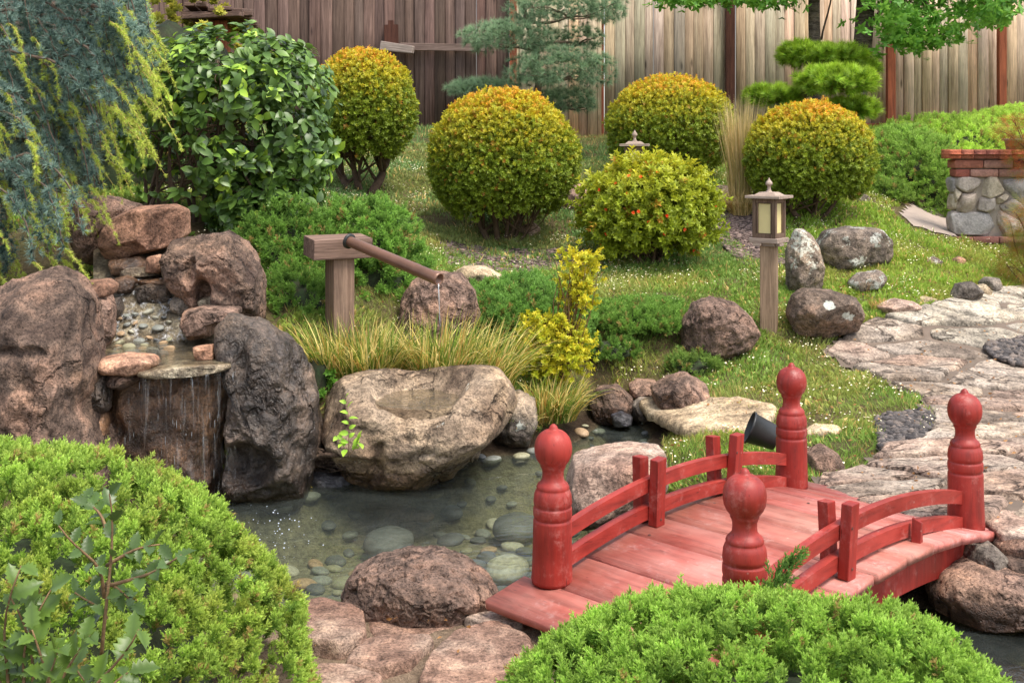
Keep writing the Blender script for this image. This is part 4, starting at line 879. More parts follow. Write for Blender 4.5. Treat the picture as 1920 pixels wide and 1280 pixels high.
# bubbles below the waterfall
mb = MB(); d, f = ico(1); rg = np.random.default_rng(9)
for k in range(60):
    p = W(rg.uniform(455, 600), 0, 5); px = rg.normal(505, 40); py = rg.normal(1000, 26); Y = CZ * F / (py - HY); s = rg.uniform(.001, .004)
    mb.add(d * s * np.array([1, 1, .5]) + np.array([(px - 960) * Y / F, Y, .001]), f, (.8, .85, .95))
o = mb.build('foam', plain('foam_white', (.75, .82, .95), .3, bumpamt=0, var=.05)); tag(o, 'small white bubbles floating below the waterfall', 'foam', kind='stuff')

# ------------------------------------------------------------------ bucket, wet stones, roots
M_BLACK = plain('black_plastic', srgb(36, 36, 36), .45, bumpamt=.1, var=.3)
mb = MB(); lathe([(0, 0), (.058, 0), (.06, .004), (.074, .13), (.080, .131), (.080, .142), (.076, .142), (.056, .006), (0, .006)], 40, mb)
o = mb.build('plant_pot', M_BLACK, smooth=True); q = W(1447, 842, 4.98); o.location = (q[0] + .02, q[1], q[2] + .045)
o.rotation_euler = Vector((-.90, .10, .36)).to_track_quat('Z', 'Y').to_euler(); o.scale = (.86, .86, .86); tag(o, 'black plastic plant pot lying tipped over behind the bridge rail', 'plant pot')
R([(568, 900), (580, 882), (612, 884), (662, 892), (662, 915), (600, 925), (572, 922)], 5.52, .08, MR_BLUE, 'bluish wet stone at the water line below the roots', sub=5, amp=.06, seed=61)
R([(608, 890), (620, 878), (648, 882), (654, 895), (622, 900)], 5.58, .07, MR_BLUE, 'smaller bluish stone behind the wet stone by the basin', sub=4, amp=.06, seed=62)
M_BARK = rock_mat('bark', srgb(84, 62, 50), srgb(118, 92, 76), srgb(140, 116, 98), pit=0, scale=3, rough=.9)
rg = np.random.default_rng(6); mb = MB()
for k in range(34):
    a_ = W(rg.uniform(572, 590), rg.uniform(842, 885), 5.5); b_ = W(rg.uniform(600, 655), rg.uniform(845, 885), 5.42); tube(mb, curve_pts(a_, b_, rg, 8, .12), rg.uniform(.0015, .004))
tube(mb, curve_pts(W(585, 862, 5.45), W(652, 850, 5.36), rg, 8, .05), [.009, .012, .013, .013, .014, .015, .016, .015])
o = mb.build('tree_root', M_BARK, smooth=True); tag(o, 'tangle of brown roots between waterfall boulder and stone basin', 'roots')

# ------------------------------------------------------------------ fences
M_FD = wood_mat('fence_dark', srgb(82, 64, 56), srgb(122, 100, 90), .9, attr=True, scale=.6, knots=True)
M_FDR = wood_mat('fence_rail_dark', srgb(92, 74, 66), srgb(136, 116, 106), .9, axis='x')
M_FL = wood_mat('fence_light', srgb(160, 138, 114), srgb(214, 192, 164), .9, attr=True, scale=.6, knots=True)
M_FP = wood_mat('fence_post_red', srgb(112, 62, 44), srgb(150, 84, 58), .8)
M_FPD = wood_mat('fence_post_dark', srgb(66, 40, 32), srgb(92, 58, 46), .8)
def boards(mbx, xa, xb, Ya, Yb, zb, zt, wid, rg, tintv=(.7, 1.2), warm=.06):
    x = xa; 
    while x < xb:
        w = wid * rg.uniform(.86, 1.1); x2 = min(x + w, xb); f = (x - xa) / (xb - xa); Y = Ya + (Yb - Ya) * f + rg.choice([0, .018]) ; z0 = zb(x) if callable(zb) else zb
        bm = bmesh.new(); box(bm, ((x + x2) / 2, Y, (z0 + zt) / 2), (x2 - x - .004, .018, zt - z0)); 
        bmesh.ops.bevel(bm, geom=[e for e in bm.edges if abs(e.verts[0].co.z - e.verts[1].co.z) > .5], offset=.003, segments=1, affect='EDGES')
        v = np.array([q.co[:] for q in bm.verts]); bm.faces.ensure_lookup_table(); bmesh.ops.triangulate(bm, faces=bm.faces); f_ = np.array([[q.index for q in p.verts] for p in bm.faces]); bm.free()
        c = rg.uniform(*tintv); cc = np.array([c * (1 + rg.normal() * warm * .6), c, c * (1 - rg.normal() * warm * .6)]); mbx.add(v, f_, cc); x = x2
def X_(px, Y): return (px - 960) * Y / F
rg = np.random.default_rng(31)
fd = empty('wooden_fence', (X_(500, 14.1), 14.1, 1.5)); tag(fd, 'dark brown weathered board fence behind the round shrubs at the upper left', 'fence')
mb = MB(); boards(mb, X_(-700, 14.1), X_(955, 14.1), 14.1, 14.1, 1.42, 3.6, .13, rg, (.42, .80)); boards(mb, X_(-700, 14.1), X_(955, 14.1), 14.145, 14.145, 1.42, 3.6, .17, rg, (.5, .6)); o = mb.build('board_panel', M_FD, fd); o.location = (-fd.location.x, -14.1, -1.5)
def fpart(name, mat, par, c, s, rot=None):
    bm = bmesh.new(); box(bm, (0, 0, 0), s); L = par.location; return bm_obj(name, bm, mat, par, loc=(c[0] - L.x, c[1] - L.y, c[2] - L.z), rot=rot, bevel=.006)
fpart('rail', M_FDR, fd, (X_(830, 14.03), 14.03, Zp(89, 14.03)), (1.0, .05, .085), (0, .02, 0))
bm = bmesh.new(); mb2 = [box(bm, (0, 0, 0), (.40, .09, .11))]
for vv in bm.verts:
    if vv.co.x > 0: vv.co.z *= .8
bm_obj('broken_rail_end', bm, wood_mat('grey_weathered', srgb(120, 104, 96), srgb(170, 154, 142), .9, axis='x'), fd, loc=(X_(745, 13.95) - fd.location.x, -.16, Zp(90, 13.95) - 1.5), rot=(0, .14, -.2), bevel=.01)
bm = bmesh.new(); box(bm, (0, 0, 0), (.165, .02, .3)); bmesh.ops.bevel(bm, geom=[e for e in bm.edges if e.verts[0].co.z > .1 and e.verts[1].co.z > .1 and abs(e.verts[0].co.y - e.verts[1].co.y) > .01], offset=.05, segments=4, affect='EDGES')
bm_obj('picket', bm, M_FPD, fd, loc=(X_(733, 14.02) - fd.location.x, -.05, Zp(62, 14.02) - 1.5), rot=(0, -.03, 0))
fl = empty('wooden_fence', (X_(1440, 14.3), 14.3, 1.5)); tag(fl, 'pale tan weathered board fence behind the tree and junipers at the upper right', 'fence')
mb = MB(); x0, x1 = X_(957, 14.1), X_(2650, 14.9)
segs = [(957, 1128, 14.12, 14.15, 1.60, (.85, 1.15)), (1134, 1360, 14.2, 14.3, 1.5, (.6, .85)), (1380, 1662, 14.35, 14.4, 1.5, (.72, 1.05)), (1679, 1870, 14.4, 14.45, 1.74, (.85, 1.22)), (1887, 2200, 14.45, 14.5, 1.74, (.85, 1.2)), (2215, 2700, 14.5, 14.6, 1.7, (.8, 1.2))]
for a_, b_, ya, yb, zb, tv in segs: boards(mb, X_(a_, ya), X_(b_, yb), ya, yb, zb, 3.6, .118, rg, tv, .1); boards(mb, X_(a_, ya), X_(b_, yb), ya + .04, yb + .04, zb, 3.6, .15, rg, (.4, .5), .02)
o = mb.build('board_panel', M_FL, fl); o.location = tuple(-v for v in fl.location)
for px, w_, mt in ((1124, 16, M_FP), (1369, 17, M_FPD), (1670, 15, M_FP), (1878, 14, M_FP), (2207, 14, M_FP)):
    fpart('fence_post', mt, fl, (X_(px, 14.25), 14.25, 2.5), (w_ * 14.25 / F, .09, 2.4))
fpart('fence_post', M_FP, fl, (X_(962, 14.08), 14.08, 2.5), (.09, .05, 2.2))
M_KICK = wood_mat('kick_board', srgb(122, 60, 46), srgb(152, 82, 64), .8, axis='x')
fpart('kick_board', M_KICK, fl, (X_(1110, 14.1), 14.08, 1.50), (1.6, .04, .22)); fpart('kick_board', M_KICK, fl, (X_(1800, 14.4), 14.36, 1.70), (3.4, .04, .14))

# ------------------------------------------------------------------ stone and brick wall
YW = 9.8; wx0 = X_(1785, YW) + .03; wl = empty('garden_wall', (X_(1900, YW), YW + .2, .7)); tag(wl, 'low fieldstone wall with red brick cap at the right edge', 'wall')
M_BRICK = rock_mat('brick', srgb(128, 72, 56), srgb(158, 94, 76), srgb(170, 118, 100), pit=0, scale=1.2, rough=.85)
M_BRK2 = new_mat('brick_varied')
def attr_rough(name, rough=.85, bs=70, amt=.6):
    m, n, b = new_mat(name); a = nd(n, 'ShaderNodeAttribute', attribute_name='Col'); v, r = objvec(n); f = noise_n(n, v, bs, 5, .7); f2 = noise_n(n, v, bs * .2, 5, .65)
    c = mixc(n, .8, a.outputs['Color'], ramp(n, f, [(.3, g3(.6)), (.7, g3(1.35))]), 'MULTIPLY'); c = mixc(n, .8, c, ramp(n, f2, [(.3, g3(.65)), (.7, g3(1.35))]), 'MULTIPLY')
    n.links.new(c, b.inputs['Base Color']); b.inputs['Roughness'].default_value = rough; n.links.new(bump(n, f, amt, .004, bump(n, f2, amt, .02)), b.inputs['Normal']); return m
M_ATT = attr_rough('masonry')
def add_bm(mbx, bm, c):
    bmesh.ops.recalc_face_normals(bm, faces=bm.faces); bmesh.ops.triangulate(bm, faces=bm.faces); bm.verts.index_update(); v = np.array([q.co[:] for q in bm.verts]); f_ = np.array([[q.index for q in p.verts] for p in bm.faces]); bm.free(); mbx.add(v, f_, c)
rg = np.random.default_rng(5); Lw = 2.6; o3 = np.array(wl.location[:])
def brick_row(mbx, z0, z1, bw, xs_, y0, y1, cols, off=0, rnd=0):
    x = xs_ + off
    while x < xs_ + Lw:
        w = bw * rg.uniform(.95, 1.05); bm = bmesh.new(); xa = max(x, xs_); box(bm, ((xa + x + w) / 2 - .004 - o3[0], (y0 + y1) / 2 - o3[1], (z0 + z1) / 2 - o3[2]), (x + w - xa - .009, y1 - y0, z1 - z0 - .008))
        bmesh.ops.bevel(bm, geom=[e for e in bm.edges if not rnd or abs(e.verts[0].co.x - e.verts[1].co.x) > .02], offset=rnd or .004, segments=4 if rnd else 1, affect='EDGES'); add_bm(mbx, bm, np.array(cols[rg.integers(0, len(cols))]) * rg.uniform(.85, 1.15)); x += w
bc = [srgb(150, 84, 66), srgb(166, 104, 84), srgb(140, 78, 64), srgb(160, 118, 104)]
mb = MB(); brick_row(mb, 1.422, 1.505, .105, wx0 - .075, YW - .09, YW + .16, [srgb(178, 98, 68), srgb(146, 86, 70), srgb(170, 100, 76)], rnd=.036); mb.build('wall_cap', M_ATT, wl, smooth=True)
mb = MB(); brick_row(mb, 1.345, 1.42, .24, wx0 - .015, YW - .02, YW + .15, bc); brick_row(mb, 1.272, 1.343, .24, wx0, YW - .005, YW + .14, bc, -.12); mb.build('brick_courses', M_ATT, wl)
mb = MB(); brick_row(mb, .73, .79, .22, wx0 - .05, YW - .05, YW + .2, [srgb(130, 84, 72), srgb(142, 96, 84)], -.05); mb.build('brick_footing', M_ATT, wl)
bm = bmesh.new(); box(bm, (wx0 + Lw / 2 - o3[0] + .01, -.105, (.45 + 1.425) / 2 - o3[2]), (Lw - .02, .12, .97)); bm_obj('mortar_core', bm, plain('mortar', srgb(150, 138, 124), .95, bumpamt=.7), wl)
mb = MB(); k_ = 180 / 640
stn = [[(180, 480), (230, 468), (335, 478), (340, 520), (300, 580), (215, 560), (180, 530)], [(345, 500), (400, 466), (455, 470), (500, 530), (500, 560), (400, 610), (332, 570)], [(500, 478), (640, 472), (700, 480), (690, 560), (600, 640), (515, 580)],
       [(212, 582), (330, 580), (322, 640), (290, 705), (190, 712), (166, 670)], [(338, 605), (440, 612), (462, 670), (400, 705), (325, 685)], [(442, 612), (510, 575), (532, 600), (460, 650)],
       [(155, 715), (380, 700), (440, 730), (466, 800), (400, 860), (170, 845), (155, 780)], [(450, 692), (500, 700), (600, 770), (610, 850), (500, 858), (462, 780)], [(465, 660), (560, 615), (640, 680), (680, 740), (620, 770), (520, 720)],
       [(172, 545), (210, 575), (175, 640), (166, 600)], [(640, 650), (760, 600), (760, 700), (690, 735)], [(615, 780), (760, 710), (770, 860), (620, 855)], [(700, 480), (860, 475), (860, 600), (720, 580)], [(780, 610), (900, 610), (900, 740), (790, 700)],
       [(790, 720), (950, 750), (950, 860), (790, 860)], [(870, 480), (1000, 480), (1000, 600), (880, 600)], [(910, 610), (1040, 610), (1040, 740), (920, 740)], [(960, 750), (1100, 750), (1100, 860), (960, 860)]]
sc_ = [srgb(164, 152, 140), srgb(178, 164, 142), srgb(150, 144, 138), srgb(172, 156, 140)]
for si, s in enumerate(stn):
    s = [(x + (x - np.mean([q[0] for q in s])) * .09, y + (y - np.mean([q[1] for q in s])) * .09) for x, y in s]; V, f = R([(1740 + x * k_, 200 + y * k_) for x, y in s], YW + .05, .10, None, '', sub=4, amp=.05, seed=200 + si, cuts=12, cutd=.7, power=.36, ret=True); mb.add(V - o3, f, np.array(sc_[si % 4]) * .95)

for si, (z0_, z1_) in enumerate([(.82, 1.0), (1.0, 1.14), (1.14, 1.27)]):
    d, f = ico(4); V = np.sign(d) * np.abs(d) ** .6 * np.array([.03, .07, (z1_ - z0_) * .48]) + np.array([wx0 + .005, YW + .09, (z0_ + z1_) / 2]); V += d * .02 * fbm(V * 9, 4, si)[:, None]; mb.add(V - o3, f, np.array(sc_[si]) * .9)
mb.build('stonework', M_ATT, wl, smooth=True)
# concrete walk beyond the wall
mb = MB(); kk = (sdf(PXY, CONC) < .03)[quads].all(1); mb.add(np.stack([gx.ravel(), gy.ravel(), gz + .01], 1), quads[kk], (.4, .4, .4))
o = mb.build('concrete_path', plain('concrete', srgb(156, 140, 128), .9, bumpamt=.4, bs=90, var=.12), smooth=True); tag(o, 'pale concrete walk behind the stone wall', 'path', kind='structure')
# clay pot on the wall
mb = MB(); lathe([(0, 0), (.13, 0), (.15, .16), (.175, .165), (.175, .2), (.155, .2), (.15, .17), (0, .17)], 36, mb); o = mb.build('stone_planter', plain('planter', srgb(150, 146, 142), .8, bumpamt=.3), smooth=True)
o.location = (X_(1912, 9.9), 9.9, 1.491); o.scale = (.8, .8, .5); tag(o, 'pale round planter standing on the brick cap of the wall', 'planter')
# timber pagoda at the upper left
hl = empty('timber_lantern', (X_(412, 9.2), 9.2, 1.0)); tag(hl, 'dark timber post with a rough plank roof above the camellia hedge', 'garden lantern')
M_ROOFW = wood_mat('roof_wood', srgb(58, 44, 38), srgb(124, 100, 88), .9, axis='x')
bm = bmesh.new(); rg = np.random.default_rng(2)
for k in range(7): box(bm, (rg.normal() * .01, -.22 + k * .075, 1.52 + .07 * math.sin(k) * .3), (.5 + rg.uniform(-.06, .06), .085, .035), Matrix.Rotation(rg.normal() * .06, 3, 'Y') @ Matrix.Rotation(rg.normal() * .1, 3, 'Z'))
for k in range(5): box(bm, (-.18 + k * .09, 0, 1.58), (.08, .42, .03), Matrix.Rotation(rg.normal() * .08, 3, 'X'))
bm_obj('roof', bm, M_ROOFW, hl, bevel=.006)
bm = bmesh.new(); box(bm, (.0, 0, .70), (.14, .14, 1.6)); bm_obj('post', bm, wood_mat('post_orange', srgb(84, 48, 32), srgb(156, 92, 60), .85), hl, bevel=.005)
# ------------------------------------------------------------------ leaf templates
def S3(*c): return np.array(srgb(*c))
GREEN = 1.0
def t_leaf(w=.25, fold=.08, bend=.1):
    return T([(0, 0, 0), (-w, fold, .5), (0, 0, .5), (w, fold, .5), (0, -bend, 1)], [(0, 2, 1), (0, 3, 2), (1, 2, 4), (2, 3, 4)], [0, .4, .3, .4, 1])
def t_big(w=.27, fold=.09, bend=.16):
    z = [0, .18, .45, .72, 1.0]; ww = [0, .72, 1.0, .74, 0]; v = [(0, 0, 0)]; f = []
    for k in (1, 2, 3):
        b_ = -bend * z[k] ** 2; v += [(-w * ww[k], b_ + fold * ww[k], z[k]), (0, b_, z[k]), (w * ww[k], b_ + fold * ww[k], z[k])]
    v.append((0, -bend * 1.2, 1.0)); f += [(0, 2, 1), (0, 3, 2)]
    for k in (0, 1):
        a_ = 1 + 3 * k; f += [(a_, a_ + 1, a_ + 3), (a_ + 1, a_ + 4, a_ + 3), (a_ + 1, a_ + 2, a_ + 4), (a_ + 2, a_ + 5, a_ + 4)]
    f += [(7, 8, 10), (8, 9, 10)]; return T(v, f, [p[2] for p in v])
def t_tri(w=.05, c=.0): return T([(-w, 0, 0), (w, 0, 0), (0, c, 1)], [(0, 1, 2)], [0, 0, 1])
def t_spiky(w=.3):    # holly like leaf
    out = [(0, 0)]; 
    prof_ = [(.12, .35), (.2, .95), (.27, .62), (.38, 1.12), (.46, .72), (.57, 1.05), (.66, .6), (.76, .72), (.84, .3)]
    L_ = [(0, 0, 0)] + [(-w * b_, .10 * b_ - .15 * a_ ** 2 + .03 * (k % 2), a_) for k, (a_, b_) in enumerate(prof_)]; Rr = [(w * b_, .10 * b_ - .15 * a_ ** 2 + .03 * (k % 2), a_) for k, (a_, b_) in enumerate(prof_)]
    Mi = [(0, -.15 * a_ ** 2, a_) for a_, b_ in prof_]; v = L_ + Rr + Mi + [(0, -.16, 1)]; n_ = len(prof_); f = [(0, 1 + 2 * n_, 1), (0, 1 + n_, 1 + 2 * n_)]
    for k in range(n_ - 1):
        l, r_, m_ = 1 + k, 1 + n_ + k, 1 + 2 * n_ + k; f += [(l, m_, l + 1), (m_, m_ + 1, l + 1), (m_, r_, m_ + 1), (r_, r_ + 1, m_ + 1)]
    e = len(v) - 1; f += [(n_, 3 * n_, e), (2 * n_, e, 3 * n_)]; return T(v, f, [.3 + .5 * abs(p[0]) / w for p in v])
def compose(items):
    """items: (template, position, direction, normal, size, tint a, tint b)"""
    V, Fc, t = [], [], []; n_ = 0
    for tp, p, d, nn, s, ta, tb in items:
        d = unit(np.array(d, float)); X = unit(np.cross(nn, d)); Yv = np.cross(X, d) * -1
        V.append(np.array(p) + s * (tp.v[:, :1] * X + tp.v[:, 1:2] * Yv + tp.v[:, 2:] * d)); Fc.append(tp.f + n_); t.append(ta + (tb - ta) * tp.t); n_ += len(tp.v)
    return T(np.concatenate(V), np.concatenate(Fc), np.concatenate(t))
def t_juniper(seed, shoots=7, per=12, leaf=.17, w=.20, ang=.6):
    rg = np.random.default_rng(seed); it = []; tp = t_tri(w)
    def shoot(o, d, L, n_, t0):
        o = np.array(o, float); d = unit(np.array(d, float))
        for k in range(n_):
            s = (k + .5) / n_; r_ = unit(rg.normal(size=3)); dd = unit(d * 1.0 + unit(np.cross(d, r_)) * (.75 - .45 * s)); it.append((tp, o + d * L * s, dd, r_, leaf * (1.05 - .35 * s), t0 + (1 - t0) * s * .7, t0 + (1 - t0) * (s * .7 + .3)))
    shoot((0, 0, 0), (0, 0, 1), 1.0, per + 6, 0)
    for k in range(shoots):
        s = .1 + .75 * k / shoots; a_ = k * 2.4; d = (math.cos(a_) * ang, math.sin(a_) * ang, .8); shoot((0, 0, s), d, .42 * (1.15 - s), per, s * .8)
    return compose(it)
def t_tuft(n_, w=.018, ang=1.0, seed=0, up=.35, curve=0.0):
    rg = np.random.default_rng(seed); it = []; tp = t_tri(w, curve)
    for k in range(n_):
        r_ = unit(rg.normal(size=3)); d = r_ * ang; d[2] = abs(d[2]) * .7 + up; it.append((tp, (0, 0, 0), d, rg.normal(size=3), rg.uniform(.7, 1.0), .1, 1))
    return compose(it)
def t_whorl(n_, leaf, ang=1.0, layers=1, seed=0, step=.25, size=1.0):
    rg = np.random.default_rng(seed); it = []
    for l in range(layers):
        for k in range(n_):
            a_ = k / n_ * 6.283 + l * 1.1 + rg.normal() * .2; e = ang * (1 - .35 * l / max(1, layers)); d = (math.cos(a_) * e, math.sin(a_) * e, 1.0)
            nn = (-math.cos(a_), -math.sin(a_), e); it.append((leaf, (0, 0, step * l), d, nn, size * rg.uniform(.75, 1.05) * (1 - .15 * l), .0 + .3 * l / layers, .7 + .3 * l / layers))
    return compose(it)
J1, J2, J3 = t_juniper(1), t_juniper(2, 8, 10), t_juniper(3, 6, 14, ang=.75)
JL = t_juniper(4, 5, 7, .18, .2); LEAF = t_leaf(); BIG = t_big(); SPIKY = t_spiky()
M_JUN = leaf_mat('juniper_leaf', .6, .3, .3); M_LEAF = leaf_mat('small_leaf', .5, .32, .35); M_GLOSS = leaf_mat('glossy_leaf', .36, .22, .42)
M_NEEDLE = leaf_mat('needle', .55, .2, .3, warm=.25); M_GRASS = leaf_mat('grass_blade', .6, .35, .25, warm=.7); M_TWIG = attr_rough('twig_bark', .9, 60, .6)
M_BARKC = rock_mat('cherry_bark', srgb(88, 74, 68), srgb(120, 104, 96), srgb(140, 122, 112), pit=0, scale=2, strata=True)

def shell(n_, rg, c, R_, power=1.0, zmin=-1.0, lump=.1, lf=2.5, seed=0, inner=.0, up=.3, back=True):
    """points spread over an uneven rounded crown: positions, outward normals, height fraction"""
    d = unit(rg.normal(size=(int(n_ * (2.2 if zmin > -.5 else 1.3)), 3))); d = d[d[:, 2] > zmin][:n_]
    p = np.sign(d) * np.abs(d) ** power; p = p / np.maximum(1e-6, (np.abs(p) ** (2 / power)).sum(1, keepdims=True) ** (power / 2)) if power != 1 else p
    lum = 1 + lump * fbm(d * lf + seed * 3.3, 3, seed); r_ = lum * (1 - inner * rg.random(len(d)) ** 1.5)
    P = np.array(c) + p * np.array(R_) * r_[:, None]; N = unit(d / np.array(R_)); return P, N, (p[:, 2] + 1) / 2, d
def _old(): pass
def mixcol(a, b, f): return a + (b - a) * np.clip(f, 0, 1)[:, None]

def mound(name, c, R_, n_, size, dark, light, label, cat='shrub', seed=0, tps=None, zmin=-.15, lump=.14, group=None, brown=.04, up=.7, power=.9, lf=2.5, mat=None, hull=.80, yel=None, fleck=.0, kk=9):
    rg = np.random.default_rng(seed + 500); tps = tps or [J1, J2, J3]; root = empty(name, (c[0], c[1], c[2])); tag(root, label, cat, group)
    mb = MB(); C0 = np.zeros(3)
    for li, (inn, sc, frac) in enumerate([(.0, 1.0, .62), (.2, .9, .38)]):
        Pc, Nc, hf, dc = shell(max(8, int(n_ * frac / kk)), rg, C0, np.array(R_) * (1 - .10 * li), power, zmin, lump, lf, seed, inn)
        P = np.repeat(Pc, kk, 0); N = np.repeat(Nc, kk, 0); d = np.repeat(dc, kk, 0); fan = rg.normal(size=N.shape) * .42; lean = np.repeat(rg.normal(size=Nc.shape) * .28, kk, 0)
        P = P + fan * size * .42
        cl = fbm(d * 7 + seed, 3, seed + 3); D = N * .65 + np.array([0, 0, up]) + fan + lean + rg.normal(size=N.shape) * .12
        f = np.repeat(rg.random(len(Pc)), kk) * .6 + rg.random(len(P)) * .3 + cl * .8; A = mixcol(dark * .8, dark * 1.25, f); B = mixcol(light * .72, light * 1.2, f)
        if yel is not None: B = mixcol(B, yel, (fbm(d * 4 + 9, 3, seed + 8) * 2.5 - .1) * .9)
        br = rg.random(len(P)) < brown + .14 * np.clip(fbm(d * 3 + 4, 2, seed + 11) - .18, 0, 1); A[br] = S3(96, 86, 56); B[br] = S3(156, 146, 96)
        Sz = size * sc * rg.uniform(.65, 1.2, len(P)); ti = rg.integers(0, len(tps), len(P))
        for k, tp in enumerate(tps):
            m_ = ti == k; scatter(mb, tp, P[m_] - D[m_] / np.linalg.norm(D[m_], axis=1, keepdims=True) * Sz[m_, None] * .45, D[m_], Sz[m_], A[m_], B[m_], rg)
    mb.build('foliage', mat or M_JUN, root)
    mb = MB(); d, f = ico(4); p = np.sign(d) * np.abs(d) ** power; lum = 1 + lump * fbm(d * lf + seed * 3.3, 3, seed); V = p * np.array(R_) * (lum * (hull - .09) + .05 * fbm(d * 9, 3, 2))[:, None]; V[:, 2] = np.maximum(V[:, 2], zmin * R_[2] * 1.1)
    cc = mixcol(S3(44, 40, 24), S3(40, 58, 26), noise(d * 12, 3) + .5); mb.add(V, f, cc); mb.build('inner_hull', M_TWIG, root, smooth=True)  # solid dark hull added inside the crown to block the view through
    return root

# ------------------------------------------------------------------ foreground junipers
JD, JLt = S3(60, 100, 40), S3(146, 184, 90)
mound('juniper_shrub', (.56, 2.66, .0), (.66, .47, .525), 24000, .046, JD, JLt, 'low bright green juniper spreading in front of the near bridge post', seed=1, lump=.10, brown=.02, zmin=-.05, power=.82)
mound('juniper_shrub', (-1.35, 2.95, .0), (.85, .75, .79), 30000, .044, JD, S3(150, 182, 90), 'tall rounded juniper with brownish lower tips at the lower left', seed=2, lump=.07, brown=.03, yel=S3(160, 172, 88), zmin=-.1, power=.9)
root = empty('juniper_sprig', (.66, 3.02, .40)); tag(root, 'dark juniper sprig sticking up against the near bridge post', 'shrub'); mb = MB(); rg = np.random.default_rng(3); P = []; D = []
for k in range(60):
    s = rg.random(); P.append([-.06 + .12 * s + rg.normal() * .012, rg.normal() * .015, -.02 + .16 * s]); D.append([.4 + rg.normal() * .4, rg.normal() * .4, .8])
scatter(mb, J1, P, D, .045, S3(44, 80, 36), S3(96, 134, 66), rg); mb.build('foliage', M_JUN, root)
mb = MB(); tube(mb, [(-.1, 0, -.2), (-.05, 0, -.02), (.06, 0, .14)], [.004, .003, .001], S3(100, 76, 54)); mb.build('stem', M_TWIG, root)

# ------------------------------------------------------------------ holly leaved plant, lower left
def branchy(root, mbl, mbs, base, tip, rg, leaf, size, n_, ca, cb, sag=.0, r0=.005, nrm=(0, -.5, 1), spread=1.0, t0=.25):
    p = curve_pts(base, tip, rg, 9, .06, sag); tube(mbs, p, np.linspace(r0, r0 * .35, 9), S3(122, 96, 66), 5)
    ts = np.linspace(t0, 1, n_); P = np.stack([np.interp(ts, np.linspace(0, 1, 9), p[:, k]) for k in range(3)], 1); ax_ = unit(p[-1] - p[0])
    side = np.where(np.arange(n_) % 2, 1, -1)[:, None] * unit(np.cross(ax_, nrm))[None]; D = ax_ * .55 + side * spread * (1 - .4 * ts[:, None]) + rg.normal(size=(n_, 3)) * .28
    scatter(mbl, leaf, P, D, size * rg.uniform(.7, 1.15, n_), ca * rg.uniform(.75, 1.2, (n_, 1)), cb * rg.uniform(.8, 1.2, (n_, 1)), rg, N=np.array(nrm) + rg.normal(size=(n_, 3)) * .35)
for lab, Y0, stems, big in [('holly leaved shrub with spiny light green leaves at the lower left corner', 2.15, [((60, 1330), (20, 1120)), ((40, 1330), (95, 1105)), ((90, 1340), (170, 1190)), ((130, 1350), (260, 1180)), ((20, 1360), (-10, 1230)), ((160, 1360), (240, 1260)), ((50, 1360), (110, 1215)), ((120, 1350), (60, 1180)), ((200, 1380), (140, 1250)), ((0, 1340), (-40, 1100)), ((0, 1340), (40, 1060))], .055),
                            ('thin upright holly leaved sprig with greyish green leaves before the left juniper', 2.2, [((190, 1230), (205, 925)), ((195, 1120), (110, 985)), ((195, 1100), (340, 1040)), ((200, 1090), (250, 1130)), ((200, 1160), (140, 1110)), ((200, 1060), (300, 1020)), ((200, 1000), (160, 940))], .038)]:
    o_ = W(stems[0][0][0], stems[0][0][1], Y0); root = empty('holly_shrub', o_); tag(root, lab, 'shrub'); mbl, mbs = MB(), MB(); rg = np.random.default_rng(int(big * 1e4))
    for a_, b_ in stems:
        yy = Y0 + rg.uniform(-.08, .08); branchy(root, mbl, mbs, W(*a_, Y0) - o_, W(*b_, yy) - o_, rg, SPIKY, big, 8 if big > .05 else 8, S3(48, 72, 32), S3(86, 114, 50) if big > .05 else S3(66, 90, 52), r0=.004)
    mbl.build('foliage', M_GLOSS, root); mbs.build('stem', M_TWIG, root)

